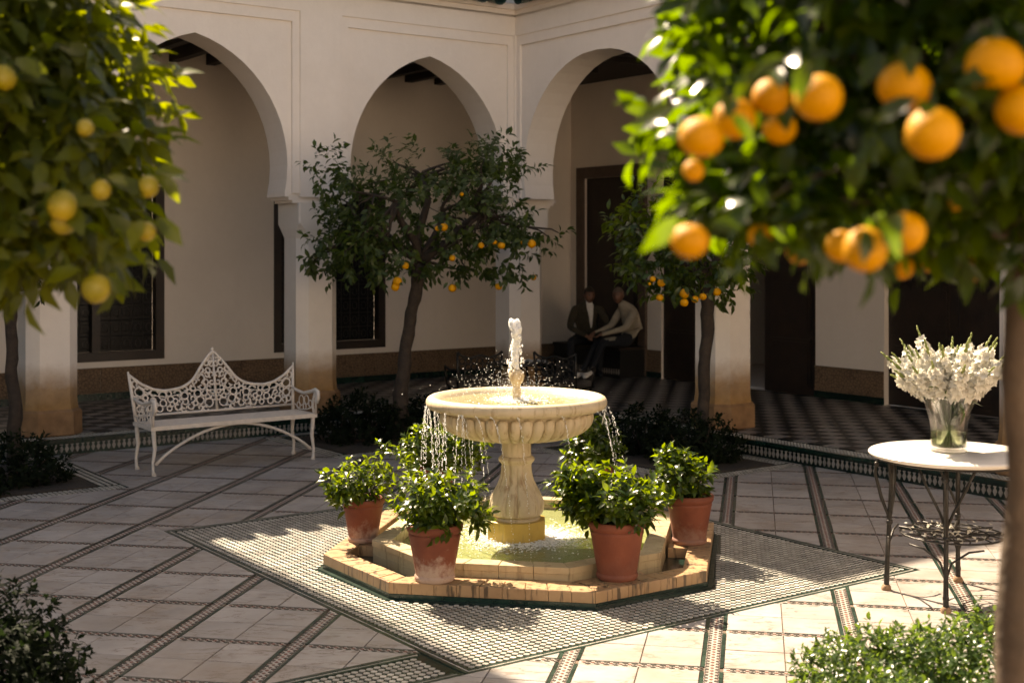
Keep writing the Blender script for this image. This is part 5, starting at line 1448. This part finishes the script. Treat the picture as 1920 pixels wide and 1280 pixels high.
def person(label, J, mats, hair, face_dir, lean=0.0, shirt=False):
    """J: joint name -> world point"""
    base = J['base']; root = thing('person', label, 'person', base)
    b = Vector(base); Q = {k: Vector(v) - b for k, v in J.items()}
    bones = []   # (a, b, ra, rb, material)
    ch = [('pelvis', 'waist', .145, .135, 1), ('waist', 'chest', .135, .16, 1), ('chest', 'neck0', .16, .075, 1), ('neck0', 'neck1', .055, .052, 0)]
    for s_ in ('l', 'r'):
        ch += [('chest', 'sh' + s_, .16, .072, 1), ('sh' + s_, 'el' + s_, .068, .052, 1), ('el' + s_, 'wr' + s_, .050, .032, 1), ('wr' + s_, 'ha' + s_, .026, .030, 0)]
        ch += [('pelvis', 'hi' + s_, .14, .10, 2), ('hi' + s_, 'kn' + s_, .098, .066, 2), ('kn' + s_, 'an' + s_, .066, .045, 2), ('an' + s_, 'to' + s_, .042, .036, 3)]
    vid = {}; vs = []; rad = []; es = []
    def vert(n, r_):
        if n not in vid: vid[n] = len(vs); vs.append(Q[n]); rad.append(r_)
        return vid[n]
    vert('pelvis', .145)
    for (p, q, ra, rb_, mi) in ch:
        i = vert(p, ra); j = vert(q, rb_); es.append((i, j))
    nb = len(vs)
    for s_ in ('l', 'r'):     # fingers: five short chains out of the palm
        h = Q['ha' + s_]; d = (Q['ha' + s_] - Q['wr' + s_]).normalized(); side = d.cross(Vector((0, 0, 1))).normalized()
        for k in range(5):
            off = (k - 2) * .017; ln = (.035, .055, .062, .056, .042)[k] if k else .03
            p1 = h + side * off + d * .03; p2 = p1 + d * ln * .6 + Vector((0, 0, -.012)); p3 = p2 + d * ln * .35 + Vector((0, 0, -.022))
            for (pp, qq) in ((h, p1), (p1, p2), (p2, p3)):
                ch.append((None, None, .009, .008, 0))
            i0 = vid['ha' + s_]
            for q in (p1, p2, p3): vs.append(q); rad.append(.0095); es.append((i0, len(vs) - 1)); i0 = len(vs) - 1
    me = bpy.data.meshes.new('body_skeleton'); me.from_pydata([tuple(v) for v in vs], es, [])
    tmp = bpy.data.objects.new('tmp', me); COL.objects.link(tmp)
    md = tmp.modifiers.new('s', 'SKIN'); sk_ = me.skin_vertices[0].data
    for i, r_ in enumerate(rad): sk_[i].radius = (r_, r_ * (.82 if i in (vid['chest'], vid['waist'], vid['pelvis']) else 1)); sk_[i].use_root = (i == 0)
    tmp.modifiers.new('d', 'SUBSURF').levels = 2
    tmp.modifiers['d'].render_levels = 2
    bpy.context.view_layer.update()
    dg = bpy.context.evaluated_depsgraph_get(); bm_ = bpy.data.meshes.new_from_object(tmp.evaluated_get(dg))
    bpy.data.objects.remove(tmp); bm_.name = 'body'; bm_.materials.clear()
    for m_ in mats: bm_.materials.append(m_)
    segs = [(Q[p], Q[q], mi) for (p, q, ra, rb_, mi) in ch if p]
    for pl in bm_.polygons:
        c = pl.center; best = (9, 0)
        for (p, q, mi) in segs:
            d = q - p; t = max(0, min(1, (c - p).dot(d) / d.length_squared)); ds = (c - (p + d * t)).length - (.05 if mi == 1 else 0)
            if ds < best[0]: best = (ds, mi)
        pl.material_index = best[1]; pl.use_smooth = True
    link('body', bm_, root)
    fd = Vector(face_dir).normalized(); qd = fd.to_track_quat('-Y', 'Z').to_matrix()
    hc = Q['head']; hm = MB(); hm.ball((0, 0, 0), 1, 20, 14)
    out = []
    for v in hm.v:
        x, y, z = v
        x *= .076 * (1 - .22 * max(0, -z) ** 1.5); y *= .094; zz = z * .118
        if z < -.3: y -= .012 * (-z)
        if abs(x) < .016 and y < -.05 and -.45 < z < .12: y -= .022 * (1 - abs(z + .2) / .4) if abs(z + .2) < .4 else 0
        if y < -.05 and .1 < z < .3 and .015 < abs(x) < .05: y += .008
        if y < -.05 and -.58 < z < -.48 and abs(x) < .03: y += .005
        out.append(tuple(hc + qd @ Vector((x, y, zz))))
    hm.v = out
    for s_ in (-1, 1): hm.ball(hc + qd @ Vector((s_ * .076, .004, -.008)), .03, 8, 6, (.35, .7, 1), qd)
    hm.obj('head', mats[0], root, 'all')
    ey = MB()
    for s_ in (-1, 1): ey.ball(hc + qd @ Vector((s_ * .031, -.082, .012)), .011, 8, 6, (1.3, .6, .7), qd)
    ey.ball(hc + qd @ Vector((0, -.088, -.062)), .02, 8, 5, (1.1, .35, .22), qd)
    ey.obj('eyes_and_mouth', M['hair'], root, 'all')
    hr = MB(); hr.ball((0, 0, 0), 1, 20, 12); out = []
    for v in hr.v:
        x, y, z = v; z2 = max(z, -.1 if y > 0 else .42)
        out.append(tuple(hc + qd @ Vector((x * .082, y * .100 + .004, z2 * (.128 if hair[1] else .121)))))
    hr.v = out; hr.obj('hair', M[hair[0]], root, 'all')
    if shirt:
        c = Q['chest']; f_ = Vector((face_dir[0], face_dir[1], 0)).normalized(); s_ = f_.cross(Vector((0, 0, 1)))
        n0 = Q['neck1']; w0 = Q['waist']
        sh = MB(); pr = []
        for t, wd, out_ in ((0, .045, .052), (.2, .055, .11), (.5, .045, .142), (.8, .03, .138), (1.0, .012, .135)):
            c_ = n0.lerp(w0, t) + f_ * out_; pr += [c_ - s_ * wd - f_ * .03, c_ - s_ * wd * .5 + f_ * .01, c_ + s_ * wd * .5 + f_ * .01, c_ + s_ * wd - f_ * .03]
        sh.add(pr, [(i * 4 + k, i * 4 + k + 1, (i + 1) * 4 + k + 1, (i + 1) * 4 + k) for i in range(4) for k in range(3)]); sh.obj('shirt_front', M['shirt'], root, 'all')
    return root
mk = [M['skin'], M['jacket'], M['trousers'], M['trousers']]
person('man in an olive jacket over a white shirt, sitting left with forearms on his knees',
    dict(base=(1.12, 19.35, PZ), pelvis=(1.14, 19.42, .70), waist=(1.12, 19.36, .86), chest=(1.10, 19.26, 1.06), neck0=(1.11, 19.20, 1.21), neck1=(1.115, 19.17, 1.27), head=(1.13, 19.12, 1.345),
         shl=(1.30, 19.20, 1.13), shr=(.92, 19.24, 1.12), ell=(1.40, 19.02, .90), elr=(.84, 19.05, .88), wrl=(1.24, 18.82, .79), wrr=(1.00, 18.84, .79), hal=(1.17, 18.78, .77), har=(1.08, 18.80, .76),
         hil=(1.22, 19.32, .69), hir=(1.00, 19.32, .69), knl=(1.28, 18.88, .68), knr=(.84, 18.88, .67), anl=(1.26, 18.90, .25), anr=(.86, 18.92, .25), tol=(1.28, 18.74, .205), tor=(.84, 18.76, .205)),
    mk, ('hair', 1), (.35, -1, -.1), shirt=True)
mk2 = [M['skin'], M['sweater'], M['trousers'], M['shirt']]
person('man with a shaved head in a beige sweater, leaning in from the right',
    dict(base=(1.72, 19.1, PZ), pelvis=(1.76, 19.02, .70), waist=(1.76, 19.00, .87), chest=(1.70, 18.94, 1.07), neck0=(1.60, 18.90, 1.21), neck1=(1.565, 18.88, 1.27), head=(1.53, 18.85, 1.35),
         shl=(1.76, 18.78, 1.12), shr=(1.58, 19.06, 1.12), ell=(1.62, 18.62, .89), elr=(1.44, 18.96, .90), wrl=(1.36, 18.64, .82), wrr=(1.26, 18.86, .83), hal=(1.28, 18.66, .80), har=(1.19, 18.83, .81),
         hil=(1.68, 18.90, .69), hir=(1.62, 19.08, .69), knl=(1.30, 18.62, .69), knr=(1.22, 18.74, .67), anl=(1.12, 18.56, .27), anr=(1.00, 18.64, .26), tol=(1.0, 18.46, .205), tor=(.90, 18.52, .205)),
    mk2, ('hair_grey', 0), (-.5, -1, -.05))

# =================================================================== DARK IRON SET IN THE CORNER
def iron_chair(label, x, y, rz):
    r_ = thing('iron_chair', label, 'chair', (x, y, 0), rz, 'dark iron chairs in the corner of the courtyard')
    m = M['iron']
    for (a, b) in ((-.22, -.2), (.22, -.2), (-.22, .2), (.22, .2)):
        MB().tube([(a, b, .42), (a * 1.04, b * 1.02, .25), (a * 1.0, b, .1), (a * 1.12, b * 1.12, 0)], [.016, .015, .012, .016], 6).obj('leg', m, r_, 'all')
    MB().box(-.25, .25, -.23, .22, .41, .435).obj('seat', m, r_)
    bk = MB(); tp = [(-.27, .84), (-.22, .80), (-.12, .77), (0, .80), (.12, .77), (.22, .80), (.27, .84)]
    bk.tube([(-.25, .22, .42), (-.26, .25, .62), (-.27, .27, .84)], .014, 6); bk.tube([(.25, .22, .42), (.26, .25, .62), (.27, .27, .84)], .014, 6)
    bk.tube([(p, .265, q) for p, q in tp], .014, 6); bk.tube([(-.25, .235, .50), (.25, .235, .50)], .011, 6)
    for i in range(7):
        for j in range(4):
            cx, cz = -.21 + i * .07, .535 + j * .068
            bk.tube([(cx + .034 * math.cos(k * .785), .245 + (cz - .5) * .08, cz + .034 * math.sin(k * .785)) for k in range(8)], .008, 4, closed=True)
    bk.obj('backrest', m, r_, 'all')
    for s_ in (-1, 1): MB().tube([(s_ * .27, .25, .64), (s_ * .28, 0, .62), (s_ * .28, -.18, .65), (s_ * .27, -.2, .58), (s_ * .26, -.16, .42)], .013, 6).obj('armrest', m, r_, 'all')
iron_chair('dark iron armchair behind the bowl, left of the covered table', -.46, 15.25, R(200))
iron_chair('dark iron armchair behind the bowl, nearer the two men', .62, 15.1, R(150))
it = thing('iron_table', 'small dark iron table in the corner behind the water jet', 'table', (.12, 15.45, 0), R(20))
MB().lathe([(.001, .655), (.34, .655), (.35, .665), (.35, .675), (.34, .685), (.001, .685)], 32, cap=False).obj('tabletop', M['iron'], it, True)
for k in range(3):
    a = k * 2.094; MB().tube([(.05 * math.cos(a), .05 * math.sin(a), .66), (.08 * math.cos(a), .08 * math.sin(a), .4), (.18 * math.cos(a), .18 * math.sin(a), .12), (.26 * math.cos(a), .26 * math.sin(a), 0)], .016, 6).obj('leg', M['iron'], it, 'all')
nk = thing('napkin', 'pale folded napkins lying on the small dark iron table', 'napkins', (.14, 15.35, .686), 0)
for (x, y, rz_) in ((-.12, -.05, .3), (.12, -.02, -.4)):
    mb = MB(); n = 6; vs = [(x + (i / n - .5) * .26 * math.cos(rz_) - (j / n - .5) * .2 * math.sin(rz_), y + (i / n - .5) * .26 * math.sin(rz_) + (j / n - .5) * .2 * math.cos(rz_), .004 + .035 * abs(math.sin(i * 1.1 + j * .7))) for i in range(n + 1) for j in range(n + 1)]
    mb.add(vs, [(i * 7 + j, (i + 1) * 7 + j, (i + 1) * 7 + j + 1, i * 7 + j + 1) for i in range(n) for j in range(n)]); mb.obj('cloth', M['cushion'], nk, 'all')
